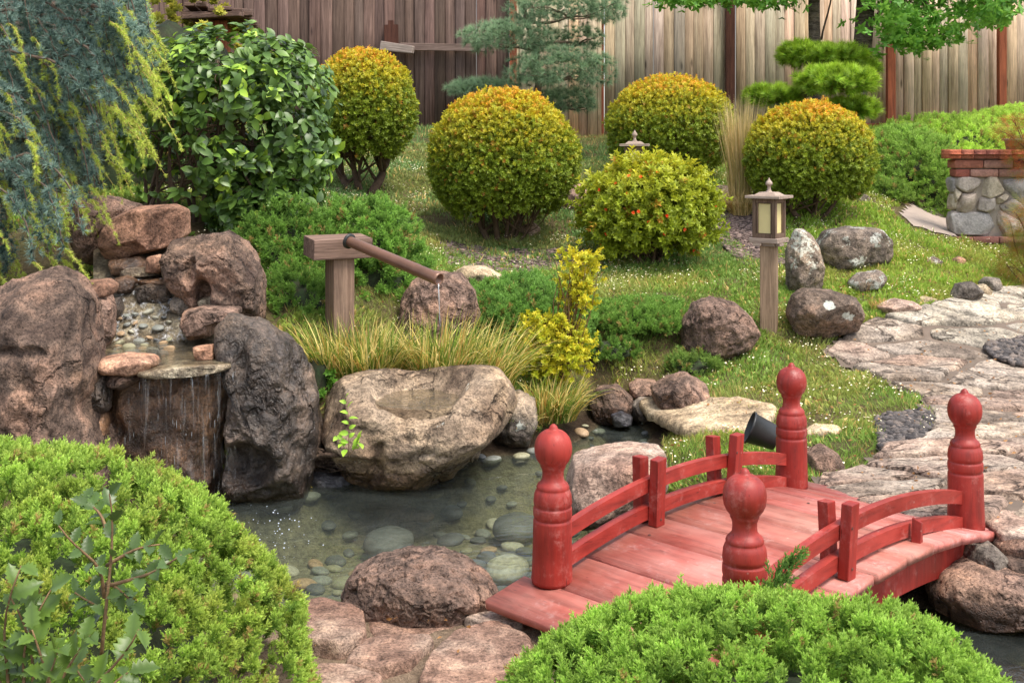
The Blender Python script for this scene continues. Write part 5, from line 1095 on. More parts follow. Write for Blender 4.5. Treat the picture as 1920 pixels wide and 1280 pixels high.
# ------------------------------------------------------------------ weeping blue cedar
rg = np.random.default_rng(41); cx = W(-190, 500, 6.1); root = empty('weeping_cedar', (cx[0], cx[1], .3)); tag(root, 'weeping blue cedar with hanging lime green new shoots above the left boulder', 'tree'); O = np.array([cx[0], cx[1], .3])
mbl, mbs, mbn = MB(), MB(), MB(); TU = [t_tuft(24, .05, seed=k, up=.2) for k in range(3)]; SH = [t_tuft(12, .05, seed=5 + k, up=.5) for k in range(2)]; trunk_top = W(-150, -60, 6.1)
tube(mbs, curve_pts(O + [0, 0, -.4], trunk_top, rg, 10, .05) - O, np.linspace(.11, .05, 10), S3(100, 86, 76), 10)
def ced_lim(px):   # lowest row of the curtain
    return np.interp(px, [-120, 0, 60, 110, 150, 190, 240, 290], [540, 525, 505, 500, 470, 350, 260, 160])
for k in range(215):
    ex = rg.uniform(-110, 285); ey = rg.uniform(20, 1) if False else rg.uniform(10, ced_lim(ex)); Yb = rg.uniform(5.45, 6.5); L_ = rg.uniform(120, 300)
    a_ = W(ex - L_ * rg.uniform(.35, .9), ey - L_ * rg.uniform(.5, .9), Yb + .15); b_ = W(ex, ey, Yb); n_ = 14; tt = np.linspace(0, 1, n_)[:, None]; cpt = W(ex - L_ * .1, ey - L_ * .75, Yb)
    p = (1 - tt) ** 2 * a_ + 2 * tt * (1 - tt) * cpt + tt ** 2 * b_; p += rg.normal(size=p.shape) * .004; tube(mbs, p - O, np.linspace(.009, .002, n_), S3(112, 94, 80), 5)
    m_ = rg.integers(38, 54); ts = rg.random(m_); Q = np.stack([np.interp(ts, tt[:, 0], p[:, j]) for j in range(3)], 1); off = unit(rg.normal(size=(m_, 3))) * rg.uniform(.004, .035, (m_, 1)); Q = Q + off
    f = rg.random(m_) - .5 * (Yb > 6.0); A = mixcol(S3(36, 56, 56), S3(70, 96, 92), f); B = mixcol(S3(104, 130, 124), S3(146, 170, 158), f); A[:] *= 1.0; D = off * 18 + rg.normal(size=Q.shape) * .3 + np.array([.1, -.35, .35])  # back branches tinted darker: depth shade put into the needle colour
    ti = rg.integers(0, 3, m_)
    for j in range(3): s_ = ti == j; scatter(mbl, TU[j], Q[s_] - O, D[s_], rg.uniform(.034, .052, s_.sum()), A[s_], B[s_], rg)
    if rg.random() < .75:
        for q in range(rg.integers(1, 4)):
            st = p[-1] if q == 0 else p[rg.integers(4, n_)]; ln = rg.uniform(.08, .26); e = st + np.array([rg.uniform(.2, .9), -.05, -1.0]) * ln; cp = st + np.array([.35 * ln, -.03, -.15 * ln]); t2 = np.linspace(0, 1, 9)[:, None]
            pp = (1 - t2) ** 2 * st + 2 * t2 * (1 - t2) * cp + t2 ** 2 * e; tube(mbs, pp - O, np.linspace(.0028, .0012, 9), S3(170, 150, 84), 4); mm = int(ln * 190); ts = rg.random(mm)
            Q = np.stack([np.interp(ts, t2[:, 0], pp[:, j]) for j in range(3)], 1); D = rg.normal(size=Q.shape) * .6 + unit(e - st)
            scatter(mbn, SH[q % 2], Q - O, D, rg.uniform(.015, .030, mm), S3(122, 146, 56), mixcol(S3(170, 190, 78), S3(206, 210, 100), rg.random(mm)), rg)
mbl.build('foliage', M_NEEDLE, root); mbn.build('new_shoots', M_NEEDLE, root); mbs.build('branches', M_TWIG, root)

# ------------------------------------------------------------------ camellia hedge
rg = np.random.default_rng(17); c = W(428, 236, 7.35); R_ = np.array([.66, .50, .585]); root = empty('camellia_shrub', (c[0], c[1], 1.0)); tag(root, 'large camellia shrub with glossy dark green leaves over bare brown stems', 'shrub'); O = np.array([c[0], c[1], 1.0])
CML = t_big(.29, .05, .14); CAM = [t_whorl(5, BIG, 1.3, 1, seed=1), t_whorl(6, BIG, .9, 1, seed=2), t_whorl(4, t_big(.3, .12, .3), 1.8, 2, seed=3)]
mbl, mbs = MB(), MB(); P1, N1, h1, d1 = shell(900, rg, c, R_, .78, -1, .14, 2.5, 4, .12); P2, N2, h2, d2 = shell(520, rg, c, R_ * .74, .8, -1, .15, 2.5, 5, .4)
P3, N3, h3, d3 = shell(300, rg, W(500, 400, 7.3), (.36, .35, .24), .9, -1, .2, 2.5, 6, .3)
for P, N, h in ((P1, N1, h1), (P2, N2, h2), (P3, N3, h3)):
    lowl = (P[:, 0] < W(395, 0, 7.35)[0]) & (P[:, 2] < W(0, 275, 7.35)[2]) & (rg.random(len(P)) < .85); P, N, h = P[~lowl], N[~lowl], h[~lowl]
    D = N * .8 + np.array([0, 0, .35]) + rg.normal(size=N.shape) * .4; f = rg.random(len(P)); A = mixcol(S3(42, 66, 34), S3(62, 90, 42), f); B = mixcol(S3(66, 98, 48), S3(96, 130, 62), f + (h - .6) * .5)  # upper leaves tinted lighter: light from above put into the leaf colour
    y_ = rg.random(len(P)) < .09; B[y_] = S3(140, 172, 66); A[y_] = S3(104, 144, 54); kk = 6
    P = np.repeat(P, kk, 0); N = np.repeat(N, kk, 0); A = np.repeat(A, kk, 0); B = np.repeat(B, kk, 0) * rg.uniform(.75, 1.2, (len(P), 1)); stx = np.repeat(D, kk, 0); P = P + unit(stx) * rg.uniform(-.05, .03, (len(P), 1)); D2 = unit(np.cross(N, rg.normal(size=N.shape))) * 1.0 + unit(stx) * .55 + np.array([0, 0, -.15])
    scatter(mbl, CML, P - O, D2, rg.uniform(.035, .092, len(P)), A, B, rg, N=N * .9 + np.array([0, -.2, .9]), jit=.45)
for k in range(22):
    b_ = W(rg.uniform(255, 560), rg.uniform(415, 450), 7.35 + rg.uniform(-.2, .2)); e = c + unit(rg.normal(size=3)) * R_ * .7; e[0] = b_[0] + (e[0] - b_[0]) * .5; e[2] = max(e[2], c[2] - .1)
    p = curve_pts(b_, e, rg, 10, .05); tube(mbs, p - O, np.linspace(rg.uniform(.012, .022), .004, 10), S3(96, 78, 64), 6)
    for q in range(6):
        s = p[rg.integers(4, 10)]; e2 = c + unit(rg.normal(size=3)) * R_ * .9; e2 = s + (e2 - s) * .55; tube(mbs, curve_pts(s, e2, rg, 6, .06) - O, np.linspace(.005, .0015, 6), S3(104, 84, 66), 4)
mbl.build('foliage', M_GLOSS, root); mbs.build('stems', M_TWIG, root)

# ------------------------------------------------------------------ clipped round shrubs
GL = [t_whorl(4, LEAF, 1.1, 2, seed=11, step=.5), t_whorl(3, LEAF, .8, 3, seed=12, step=.5), t_whorl(5, t_leaf(.2, .1, .2), 1.4, 2, seed=13, step=.45)]
def globe(px, py, rx, ry, Y, base_py, label, seed, n_=7500, stems=((-30, 60), (10, 90), (30, 40)), top=1.0, power=.97, group='clipped round shrubs', dark=.0, cols=None, size=.026, inner=.2, lump=.10, flowers=0, zmin=-1.0):
    rg = np.random.default_rng(seed); c = W(px, py, Y); s_ = Y / F; R_ = np.array([rx * s_, rx * s_ * .95, ry * s_]); zb = H(c[0], c[1])[0]; O = np.array([c[0], c[1], zb]); root = empty('round_shrub' if group else 'flowering_shrub', O); tag(root, label, 'shrub', group); mbl, mbs = MB(), MB()
    G, Gt, Yt, Ot = cols or (S3(78, 100, 34), S3(126, 150, 44), S3(182, 178, 48), S3(210, 144, 58))
    for frac, inn, sc in ((.66, inner, 1.0), (.34, .45, .86)):
        P, N, h, d = shell(int(n_ * frac), rg, c, R_ * sc, power, zmin, lump, 3, seed, inn); n2 = len(P); D = N * 1.0 + np.array([0, 0, .35]) + rg.normal(size=N.shape) * .45; f = rg.random(n2)
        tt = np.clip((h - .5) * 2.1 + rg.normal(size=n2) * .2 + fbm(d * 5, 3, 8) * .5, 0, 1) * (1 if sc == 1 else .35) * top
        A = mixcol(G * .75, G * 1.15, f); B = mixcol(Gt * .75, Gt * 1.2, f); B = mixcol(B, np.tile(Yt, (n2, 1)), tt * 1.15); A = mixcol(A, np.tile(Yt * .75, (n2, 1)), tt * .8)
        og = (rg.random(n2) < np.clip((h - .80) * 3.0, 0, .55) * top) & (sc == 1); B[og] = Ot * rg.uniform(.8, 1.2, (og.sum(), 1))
        rd = rg.random(n2) < .025; B[rd] = S3(170, 104, 50); ti = rg.integers(0, 3, n2); bare = fbm(d * 2.6 + seed, 3, 5) > .16 + np.clip((h - .12) * 1.6, 0, .6) - .25 * (h < .14) - .5 * (h < .09)
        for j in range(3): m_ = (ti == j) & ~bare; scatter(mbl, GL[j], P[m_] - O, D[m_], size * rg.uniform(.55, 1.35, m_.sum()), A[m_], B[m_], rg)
    bx = c[0]
    for k, (dx, w_) in enumerate(stems):
        b_ = np.array([bx + dx * s_ * .35, c[1] + rg.uniform(-.05, .05), H(bx, c[1])[0] - .05]); e = c + np.array([dx * s_ * 1.6, rg.uniform(-.2, .2), -R_[2] * .25]); p = curve_pts(b_, e, rg, 9, .09); r0 = w_ * s_ * .07; tube(mbs, p - O, np.linspace(r0, r0 * .45, 9), S3(92, 72, 56), 7)
        for q in range(14):
            s0 = p[rg.integers(2, 9)]; e2 = c + unit(rg.normal(size=3) + [0, 0, .1]) * R_ * .85; tube(mbs, curve_pts(s0, e2, rg, 7, .08) - O, np.linspace(r0 * .4, .0022, 7), S3(96, 76, 58), 4)
    mbl.build('foliage', M_LEAF, root); mbs.build('stems', M_TWIG, root); return root, c, R_, O
globe(680, 205, 99, 112, 10.2, 375, 'clipped round shrub with orange tipped top, behind the camellia', 1, 13000, stems=((-50, 130), (-20, 90), (30, 140), (10, 60)))
globe(943, 300, 139, 131, 9.35, 455, 'largest clipped round shrub with yellow orange top, in front of the blue pine', 2, 23000, stems=((-60, 100), (-25, 90), (20, 70), (45, 60), (70, 50), (5, 60)))
globe(1257, 242, 120, 98, 11.2, 345, 'clipped round shrub with yellow top behind the flowering shrub', 3, 16000, stems=((-40, 80), (20, 90), (40, 70)))
globe(1518, 296, 120, 103, 9.8, 405, 'clipped round shrub behind the near lantern, left of the spreading juniper', 4, 16000, stems=((-30, 90), (20, 90), (50, 60)))
r5, c5, R5, O5 = globe(1218, 395, 124, 98, 8.8, 497, 'loose yellow green shrub dotted with orange flowers in the middle of the garden', 5, 6000, stems=((-40, 60), (0, 60), (40, 60), (20, 40), (-20, 50)), top=.55, power=1.0,
      group=None, cols=(S3(92, 112, 34), S3(144, 164, 50), S3(180, 186, 56), S3(190, 190, 64)), size=.048, inner=.45, lump=.42)
FLW = t_whorl(6, t_leaf(.35, .05, -.1), 1.0, 1, seed=7); M_FLOWER = leaf_mat('orange_petal', .5, .3)
rg = np.random.default_rng(8)
for k in range(20):
    d = unit(np.array([rg.normal(), -abs(rg.normal()) - .2, rg.normal() * .8 + .15])); p = c5 + d * R5 * 1.0 - O5; mb = MB(); scatter(mb, FLW, [[0, 0, 0]], [d], .023, S3(200, 90, 40), S3(226, 140, 84) if k % 3 else S3(214, 70, 40), rg); o = mb.build('flower', M_FLOWER, r5); o.location = tuple(p)

# yellow shrub by the pond
rg = np.random.default_rng(55); O = np.array([*W(1045, 720, 6.6)[:2], .22]); root = empty('yellow_shrub', O); tag(root, 'bright yellow leaved shrub with a tall loose top beside the pond', 'shrub'); mbl, mbs = MB(), MB()
for (px, py, rx, ry, n_) in [(1040, 655, 72, 62, 1150), (1085, 540, 38, 62, 230), (1075, 485, 46, 32, 70), (1010, 620, 40, 36, 200), (1110, 500, 22, 34, 60)]:
    c = W(px, py, 6.55); s_ = 6.55 / F; P, N, h, d = shell(n_, rg, c, (rx * s_, rx * s_ * .9, ry * s_), 1, -1, .6, 3, px, .85); D = N + np.array([0, 0, .6]) + rg.normal(size=N.shape) * .4; f = rg.random(len(P)); lowf = .35 * (py > 600) * (1 - h)
    A = mixcol(S3(120, 140, 34), S3(156, 160, 40), f - lowf); B = mixcol(S3(166, 174, 50), S3(206, 196, 64), f - lowf)
    for j in range(3): s2 = rg.integers(0, 3, len(P)) == j; scatter(mbl, GL[j], P[s2] - O, D[s2], rg.uniform(.018, .034, s2.sum()), A[s2], B[s2], rg)
    for q in range(10): e = c + unit(rg.normal(size=3)) * np.array([rx, rx, ry]) * s_ * .8; tube(mbs, curve_pts(W(1045, 715, 6.6), e, rg, 8, .06) - O, np.linspace(.006, .0015, 8), S3(110, 84, 50), 4)
mbl.build('foliage', M_LEAF, root); mbs.build('stems', M_TWIG, root)

# ------------------------------------------------------------------ middle distance junipers and ground junipers
GD, GLt = S3(44, 84, 40), S3(112, 152, 74)
def jun(px, py, Y, rx, rz, ry, label, n_, seed, size=.075, dark=GD, light=GLt, name='juniper_shrub', zc=None, **k):
    c = W(px, py, Y); z = H(c[0], c[1])[0] if zc is None else zc; return mound(name, (c[0], c[1], z), (rx, ry, rz), n_, size, dark, light, label, seed=seed, **k)
jun(535, 500, 7.05, .40, .46, .40, 'dense dark green juniper between the camellia and the spout post', 7000, 21, kk=6, lump=.3, zc=.72, zmin=-.9)
jun(680, 500, 7.2, .36, .47, .40, 'feathery green juniper behind the spout beam', 6500, 22, kk=6, lump=.3, light=S3(124, 168, 84), zc=.74, zmin=-.9)
jun(560, 580, 6.55, .22, .26, .22, 'small dark juniper at the foot of the spout post', 2600, 23, kk=6, size=.06, lump=.3, zc=.62, zmin=-.9)
jun(985, 585, 7.3, .40, .20, .50, 'low spreading juniper left of the yellow shrub', 5000, 24, kk=5, light=S3(116, 160, 84), lump=.3, size=.07)
jun(925, 600, 7.0, .16, .20, .2, 'small juniper clump beside the rough boulder behind the spout', 900, 25, light=S3(112, 156, 84), lump=.3, size=.07)
jun(1190, 625, 7.5, .34, .10, .42, 'flat creeping juniper on the lawn right of the yellow shrub', 3800, 26, kk=5, light=S3(118, 158, 78), lump=.35, size=.06)
jun(1130, 672, 7.05, .22, .09, .16, 'flat dark creeping juniper above the stream stones', 800, 27, lump=.3, size=.05)
jun(1300, 652, 6.95, .15, .09, .12, 'creeping juniper sprays at the foot of the pitted boulder', 300, 28, light=S3(120, 150, 80), lump=.4, size=.07)
jun(1690, 330, 11.6, .55, .62, .9, 'dark green end of the spreading juniper bank next to the round shrub', 11000, 29, size=.085, kk=4, light=S3(140, 176, 92), dark=S3(84, 122, 60), zmin=-.6, zc=1.05, lump=.16)
jun(1780, 270, 12.6, 1.05, .50, 1.0, 'light green spreading juniper covering the bank below the pale fence', 14000, 30, size=.085, kk=4, light=S3(176, 206, 112), dark=S3(130, 166, 80), zmin=-.5, zc=1.30, lump=.14, hull=.86)
jun(1930, 250, 12.9, .9, .42, .9, 'light green juniper behind the stone wall at the right edge', 11000, 31, size=.085, kk=4, light=S3(176, 206, 112), dark=S3(130, 166, 80), zmin=-.5, zc=1.50, lump=.14, hull=.86)
jun(1840, 318, 12.1, .75, .30, .4, 'bright juniper skirt hanging over the concrete walk', 8000, 32, size=.085, kk=4, light=S3(164, 196, 104), dark=S3(116, 152, 72), zmin=-.6, zc=1.2, lump=.14, hull=.86)
LW_ = t_whorl(5, LEAF, 1.3, 2, seed=31, step=.5)
mound('leafy_shrub', (*W(330, 40, 9.0)[:2], 1.9), (.62, .5, .78), 1700, .06, S3(96, 110, 50), S3(168, 168, 70), 'yellow green leafy shrub between the cedar and the timber post roof', seed=41, tps=[LW_], zmin=-1, mat=M_LEAF, lump=.25, brown=.02)
mound('leafy_shrub', (*W(60, 250, 8.6)[:2], 1.3), (1.5, .5, 1.0), 3000, .07, S3(40, 66, 34), S3(70, 100, 50), 'dark hedge in the shade behind the weeping cedar', seed=42, tps=[LW_], zmin=-.9, mat=M_LEAF, lump=.3)
mound('leafy_shrub', (*W(595, 660, 6.0)[:2], .30), (.09, .12, .26), 420, .035, S3(52, 96, 36), S3(104, 152, 60), 'small leafy green plant squeezed between waterfall boulder and grass', seed=43, tps=[LW_], zmin=-.9, mat=M_LEAF, lump=.3, brown=0)

# ------------------------------------------------------------------ tufted grasses
def grass_clump(c, rad, n_, ln, cols, label, seed, width=.004, up=1.0, name='ornamental_grass', droop=.7, lean=(0, 0), cat='grass clump', group=None, mat=None, out=.8):
    rg = np.random.default_rng(seed); root_p = np.array(c); a_ = rg.uniform(0, 6.28, n_); r_ = rad[0] * np.sqrt(rg.random(n_)); B0 = np.stack([np.cos(a_) * r_, np.sin(a_) * r_ * rad[1] / rad[0], 0 * a_], 1); L_ = ln * rg.uniform(.45, 1.3, n_)
    th = a_ + rg.normal(size=n_) * .7; o_ = out * rg.uniform(.1, 1.0, n_); K = 6; t = np.linspace(0, 1, K)
    hx = (np.cos(th) * o_ + lean[0])[:, None] * t ** 1.3 * L_[:, None]; hy = (np.sin(th) * o_ + lean[1])[:, None] * t ** 1.3 * L_[:, None]; hz = (t[None] * up - droop * (o_[:, None] * .75 + .1) * t[None] ** 2.6) * L_[:, None]
    C = B0[:, None] + np.stack([hx, hy, hz], -1); sd = unit(np.stack([-np.sin(th + rg.normal(size=n_) * .8), np.cos(th), 0 * th], 1))[:, None] * (width * (1 - t ** 2 * .95))[None, :, None] * rg.uniform(.6, 1.2, (n_, 1, 1))
    V = np.stack([C - sd, C + sd], 2).reshape(n_, K * 2, 3); k = np.arange(K - 1) * 2; q = np.stack([k, k + 1, k + 3, k + 2], -1); Q = (q[None] + (np.arange(n_) * K * 2)[:, None, None]).reshape(-1, 4)
    ci = rg.integers(0, len(cols), n_); Cc = np.array(cols)[ci] * rg.uniform(.75, 1.2, (n_, 1)); Cc = np.repeat(Cc, K * 2, 0); mb = MB(); mb.add(V.reshape(-1, 3), Q, Cc); o = mb.build(name, mat or M_GRASS); o.location = tuple(root_p); tag(o, label, cat, group); return o
CX = [S3(142, 152, 78), S3(198, 190, 126), S3(100, 124, 54), S3(200, 190, 134), S3(160, 138, 78), S3(74, 102, 42), S3(100, 126, 52)]
grass_clump((*W(690, 700, 6.12)[:2], .33), (.17, .12), 1000, .35, CX, 'arching variegated grass clump behind the left half of the stone basin', 1)
grass_clump((*W(830, 700, 6.12)[:2], .33), (.17, .12), 900, .36, CX, 'arching variegated grass clump behind the right half of the stone basin', 2, lean=(.1, 0))
grass_clump((*W(920, 700, 6.2)[:2], .30), (.12, .12), 500, .34, CX, 'arching variegated grass clump at the right shoulder of the stone basin', 3, lean=(.25, 0))
grass_clump((*W(612, 690, 6.1)[:2], .36), (.10, .10), 400, .33, CX, 'arching variegated grass clump between spout post and waterfall boulder', 4, lean=(-.2, 0))
grass_clump((*W(1035, 800, 6.35)[:2], .10), (.13, .12), 650, .25, CX, 'arching variegated grass clump hanging over the pond right of the basin', 5, lean=(.15, -.25))
grass_clump((*W(965, 850, 6.15)[:2], .06), (.10, .08), 300, .19, CX, 'low variegated grass clump at the water line right of the basin', 6, lean=(.0, -.3))
ST = [S3(176, 162, 122), S3(160, 152, 108), S3(144, 138, 92), S3(186, 174, 138)]
grass_clump((*W(1388, 362, 10.1)[:2], H(*W(1388, 362, 10.1)[:2])[0]), (.08, .08), 900, .78, ST, 'tall pale straw feather grass between two round shrubs', 7, width=.0035, out=.22, droop=.35, up=1.05)
grass_clump((*W(1388, 362, 10.0)[:2], H(*W(1388, 362, 10.0)[:2])[0]), (.09, .08), 600, .30, ST, 'short skirt of straw blades at the foot of the feather grass', 8, width=.003, out=.9, droop=.9)
gq = ground(1625, 548); grass_clump(gq, (.03, .03), 120, .09, [S3(150, 120, 90), S3(170, 150, 110), S3(120, 100, 70)], 'dry brown tuft beside the low whitish rock', 9, width=.002)
gq = ground(1655, 580); grass_clump(gq, (.08, .05), 160, .08, [S3(160, 130, 90), S3(120, 130, 60)], 'dry brown grass tuft at the path edge', 10, width=.002)

# ------------------------------------------------------------------ cloud pruned pine (blue green) and podocarpus (bright green)
def pads(name, label, cat, Y, trunk, pads_, tuft, size, n_per, A0, B0, mat, seed, twig=S3(104, 88, 72), dirn=.6, flat=.35, spiky=0):
    rg = np.random.default_rng(seed); b_ = W(*trunk[0], Y); zb = H(b_[0], b_[1])[0]; O = np.array([b_[0], b_[1], zb]); root = empty(name, O); tag(root, label, cat); mbl, mbs = MB(), MB(); s_ = Y / F
    tp = np.array([W(px, py, Y) for px, py in trunk]); tp[0, 2] = zb - .05; tt = np.linspace(0, 1, len(tp)); tn = np.linspace(0, 1, 24); tr = np.stack([np.interp(tn, tt, tp[:, k]) for k in range(3)], 1); tr += .012 * np.sin(tn * 20)[:, None]; tube(mbs, tr - O, np.linspace(.05, .022, 24), twig, 9)
    for (px, py, rx, ry, dy, dens) in pads_:
        c = W(px, py, Y + dy); R_ = np.array([rx * s_, rx * s_ * .8, ry * s_]); n2 = int(n_per * dens * rx / 80); P, N, h, d = shell(n2, rg, c, R_, .9, -.75, .25, 3, int(px), .55); D = N * dirn + np.array([0, 0, .55]) + rg.normal(size=N.shape) * .35; D[:, 0] += (P[:, 0] - c[0]) / R_[0] * .7
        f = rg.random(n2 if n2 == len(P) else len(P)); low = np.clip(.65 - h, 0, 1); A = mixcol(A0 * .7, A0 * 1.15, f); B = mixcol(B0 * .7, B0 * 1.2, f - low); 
        for j in range(len(tuft)): m_ = rg.integers(0, len(tuft), len(P)) == j; scatter(mbl, tuft[j], P[m_] - O, D[m_], size * rg.uniform(.7, 1.2, m_.sum()), A[m_], B[m_], rg)
        at = tr[np.argmin(np.abs(tr[:, 2] - (c[2] - .12)))]; 
        tube(mbs, curve_pts(at, c + np.array([0, 0, -R_[2] * .5]), rg, 8, .08) - O, np.linspace(.022, .01, 8), twig, 6)
        for q in range(12): e = c + np.array([rg.uniform(-.85, .85), rg.uniform(-.8, .8), rg.uniform(-.5, .1)]) * R_; tube(mbs, curve_pts(c + np.array([0, 0, -R_[2] * .5]), e, rg, 6, .08) - O, np.linspace(.01, .003, 6), twig, 4)
    mbl.build('foliage', mat, root); mbs.build('trunk', M_TWIG, root); return root
NT = [t_tuft(34, .016, seed=20 + k, up=.45) for k in range(3)]
pads('cloud_pine', 'cloud pruned blue green pine with layered pads against the fence', 'tree', 12.6, [(985, 250), (1000, 215), (1010, 150), (1005, 100), (990, 50), (978, -40)],
     [(1065, 15, 112, 34, -.1, 1.3), (955, 72, 84, 32, -.15, 1.3), (1082, 74, 50, 24, .3, .8), (1050, 132, 100, 38, -.2, 1.4), (905, 166, 66, 16, .1, 1.0), (1062, 190, 56, 26, .2, 1.0), (1010, -30, 60, 30, 0, 1)], NT, .085, 620, S3(62, 88, 66), S3(140, 168, 130), M_NEEDLE, 61, dirn=.8)
PT = [t_whorl(9, t_tri(.05, -.1), 1.0, 3, seed=40 + k, step=.22) for k in range(3)]
pads('cloud_podocarpus', 'cloud pruned bright green podocarpus with flat pads behind the right round shrub', 'tree', 12.0, [(1530, 330), (1535, 250), (1500, 180), (1545, 160), (1515, 120)],
     [(1540, 106, 78, 17, .25, 1.3), (1496, 98, 30, 13, .2, .7), (1567, 154, 66, 24, -.3, 1.4), (1448, 183, 50, 17, .1, 1.0), (1592, 205, 50, 15, -.1, 1.0), (1622, 128, 24, 9, .2, .5)], PT, .10, 620, S3(74, 118, 34), S3(156, 190, 66), M_LEAF, 62, dirn=.5)

# ------------------------------------------------------------------ cherry tree
rg = np.random.default_rng(71); Yt = 13.0; b1 = W(1600, 260, Yt); O = np.array([b1[0], b1[1], H(b1[0], b1[1])[0]]); root = empty('cherry_tree', O); tag(root, 'leafy green tree with two grey brown trunks rising in front of the pale fence', 'tree'); mbl, mbs = MB(), MB()
for base, top, r0, r1 in (((1528, 260), (1530, -60), .068, .06), ((1592, 260), (1628, -80), .11, .095)):
    p = curve_pts(W(*base, Yt), W(*top, Yt), rg, 14, .03); p[0, 2] -= .3; tube(mbs, p - O, np.linspace(r0, r1, 14), (.2, .2, .2), 14)
mbs.build('trunk', M_BARKC, root, smooth=True); mbs = MB()
CH = [t_whorl(4, t_big(.24, .06, .2), 1.6, 1, seed=51), t_whorl(3, t_big(.26, .08, .35), 2.4, 2, seed=52)]
cher = lambda px: np.interp(px, [1240, 1290, 1340, 1400, 1440, 1480, 1540, 1600, 1640, 1700, 1740, 1790, 1850, 1900, 1960], [5, 12, 8, 30, 35, 12, -30, -30, 40, 95, 95, 65, 45, 10, 0])
for k in range(170):
    px = rg.uniform(1240, 2000); lo = cher(px); py = rg.uniform(-90, lo) if lo > 4 else rg.uniform(-90, -10); 
    if 1500 < px < 1650 and py > -25: continue
    Yl = Yt + rg.uniform(-1.3, .4); e = W(px, py + rg.uniform(-10, 0), Yl); s = W(1610 + (px - 1610) * .55, -60 + rg.uniform(-80, 40), Yt); tube(mbs, curve_pts(s, e, rg, 8, .06) - O, np.linspace(.014, .003, 8), S3(104, 84, 70), 5)
    m_ = 26; P = e + rg.normal(size=(m_, 3)) * np.array([.13, .13, .055]); D = rg.normal(size=(m_, 3)) * .6 + np.array([0, 0, -.35]) + (e - s) * .3; f = rg.random(m_); A = mixcol(S3(58, 104, 42), S3(78, 130, 54), f); B = mixcol(S3(84, 138, 60), S3(124, 176, 84), f)
    scatter(mbl, CH[k % 2], P - O, D, rg.uniform(.06, .09, m_), A, B, rg)
tube(mbs, curve_pts(W(1622, 60, Yt), W(1700, -40, Yt - .3), rg, 8, .05) - O, np.linspace(.03, .015, 8), S3(96, 78, 68), 7)
tube(mbs, curve_pts(W(1540, 75, Yt), W(1558, -40, Yt - .1), rg, 8, .05) - O, np.linspace(.012, .008, 8), S3(96, 78, 68), 7)
mbl.build('crown', M_LEAF, root); mbs.build('branches', M_TWIG, root)

# ------------------------------------------------------------------ laceleaf maple at the right edge
LM = T(np.concatenate([[(0, 0, 0)]] + [[(math.sin(a_) * .5 * l - .02, .02, math.cos(a_) * .5 * l), (math.sin(a_) * .5 * l + .02, .02, math.cos(a_) * .5 * l), (math.sin(a_) * l, -.12 * l, math.cos(a_) * l)] for a_, l in ((-1.3, .6), (-.8, .85), (-.35, .95), (0, 1), (.35, .95), (.8, .85), (1.3, .6))]),
       [(0, 1 + 3 * k, 2 + 3 * k) for k in range(7)] + [(1 + 3 * k, 3 + 3 * k, 2 + 3 * k) for k in range(7)], [0] + [.5, .5, 1] * 7)
for lab, Yl, blobs, bs in [('red and orange laceleaf maple spilling over the wall planter', 9.6, [(1918, 246, 50, 32, 460), (1930, 300, 38, 36, 240)], (1935, 285)),
                       ('red green laceleaf maple hanging beside the path at the right edge', 8.7, [(1925, 425, 38, 66, 460), (1912, 500, 42, 36, 420), (1960, 440, 56, 86, 500)], (1965, 560))]:
    rg = np.random.default_rng(int(Yl * 10)); O = W(*bs, Yl); root = empty('laceleaf_maple', O); tag(root, lab, 'shrub'); mbl, mbs = MB(), MB()
    for px, py, rx, ry, n_ in blobs:
        c = W(px, py, Yl); s_ = Yl / F; P, N, h, d = shell(n_, rg, c, (rx * s_, rx * s_, ry * s_), 1, -1, .2, 3, px, .7); D = N * .8 + np.array([-.35, -.2, -.35]) + rg.normal(size=N.shape) * .3; f = rg.random(len(P)); g_ = np.clip(rg.random(len(P)) * 1.2 - .3 * (py > 400) * -1 - .1, 0, 1)
        A = mixcol(S3(120, 56, 34), S3(78, 96, 40), g_); B = mixcol(S3(178, 92, 48), S3(116, 128, 56), g_ * 1.1); scatter(mbl, LM, P - O, D, rg.uniform(.05, .085, len(P)), A, B, rg)
        for q in range(8): e = c + unit(rg.normal(size=3)) * np.array([rx, rx, ry]) * s_ * .8; tube(mbs, curve_pts(O, e, rg, 8, .08) - O, np.linspace(.01, .002, 8), S3(96, 62, 48), 4)
    mbl.build('foliage', M_LEAF, root); mbs.build('stems', M_TWIG, root)

# little sprout on the basin
rg = np.random.default_rng(5); O = W(655, 862, 5.25); root = empty('sapling', O); tag(root, 'thin young sprout with light green leaves in front of the stone basin', 'plant'); mbl, mbs = MB(), MB(); LB = t_big(.3, .08, .2)
for a_, b_, n_, s_ in (((655, 862), (648, 745), 10, .042), ((655, 855), (672, 825), 7, .05), ((655, 850), (632, 818), 5, .042)):
    branchy(root, mbl, mbs, W(*a_, 5.25) - O, W(*b_, 5.22) - O, rg, LB, s_, n_, S3(96, 140, 50), S3(150, 190, 70), r0=.002, t0=.3)
mbl.build('foliage', M_LEAF, root); mbs.build('stem', M_TWIG, root)

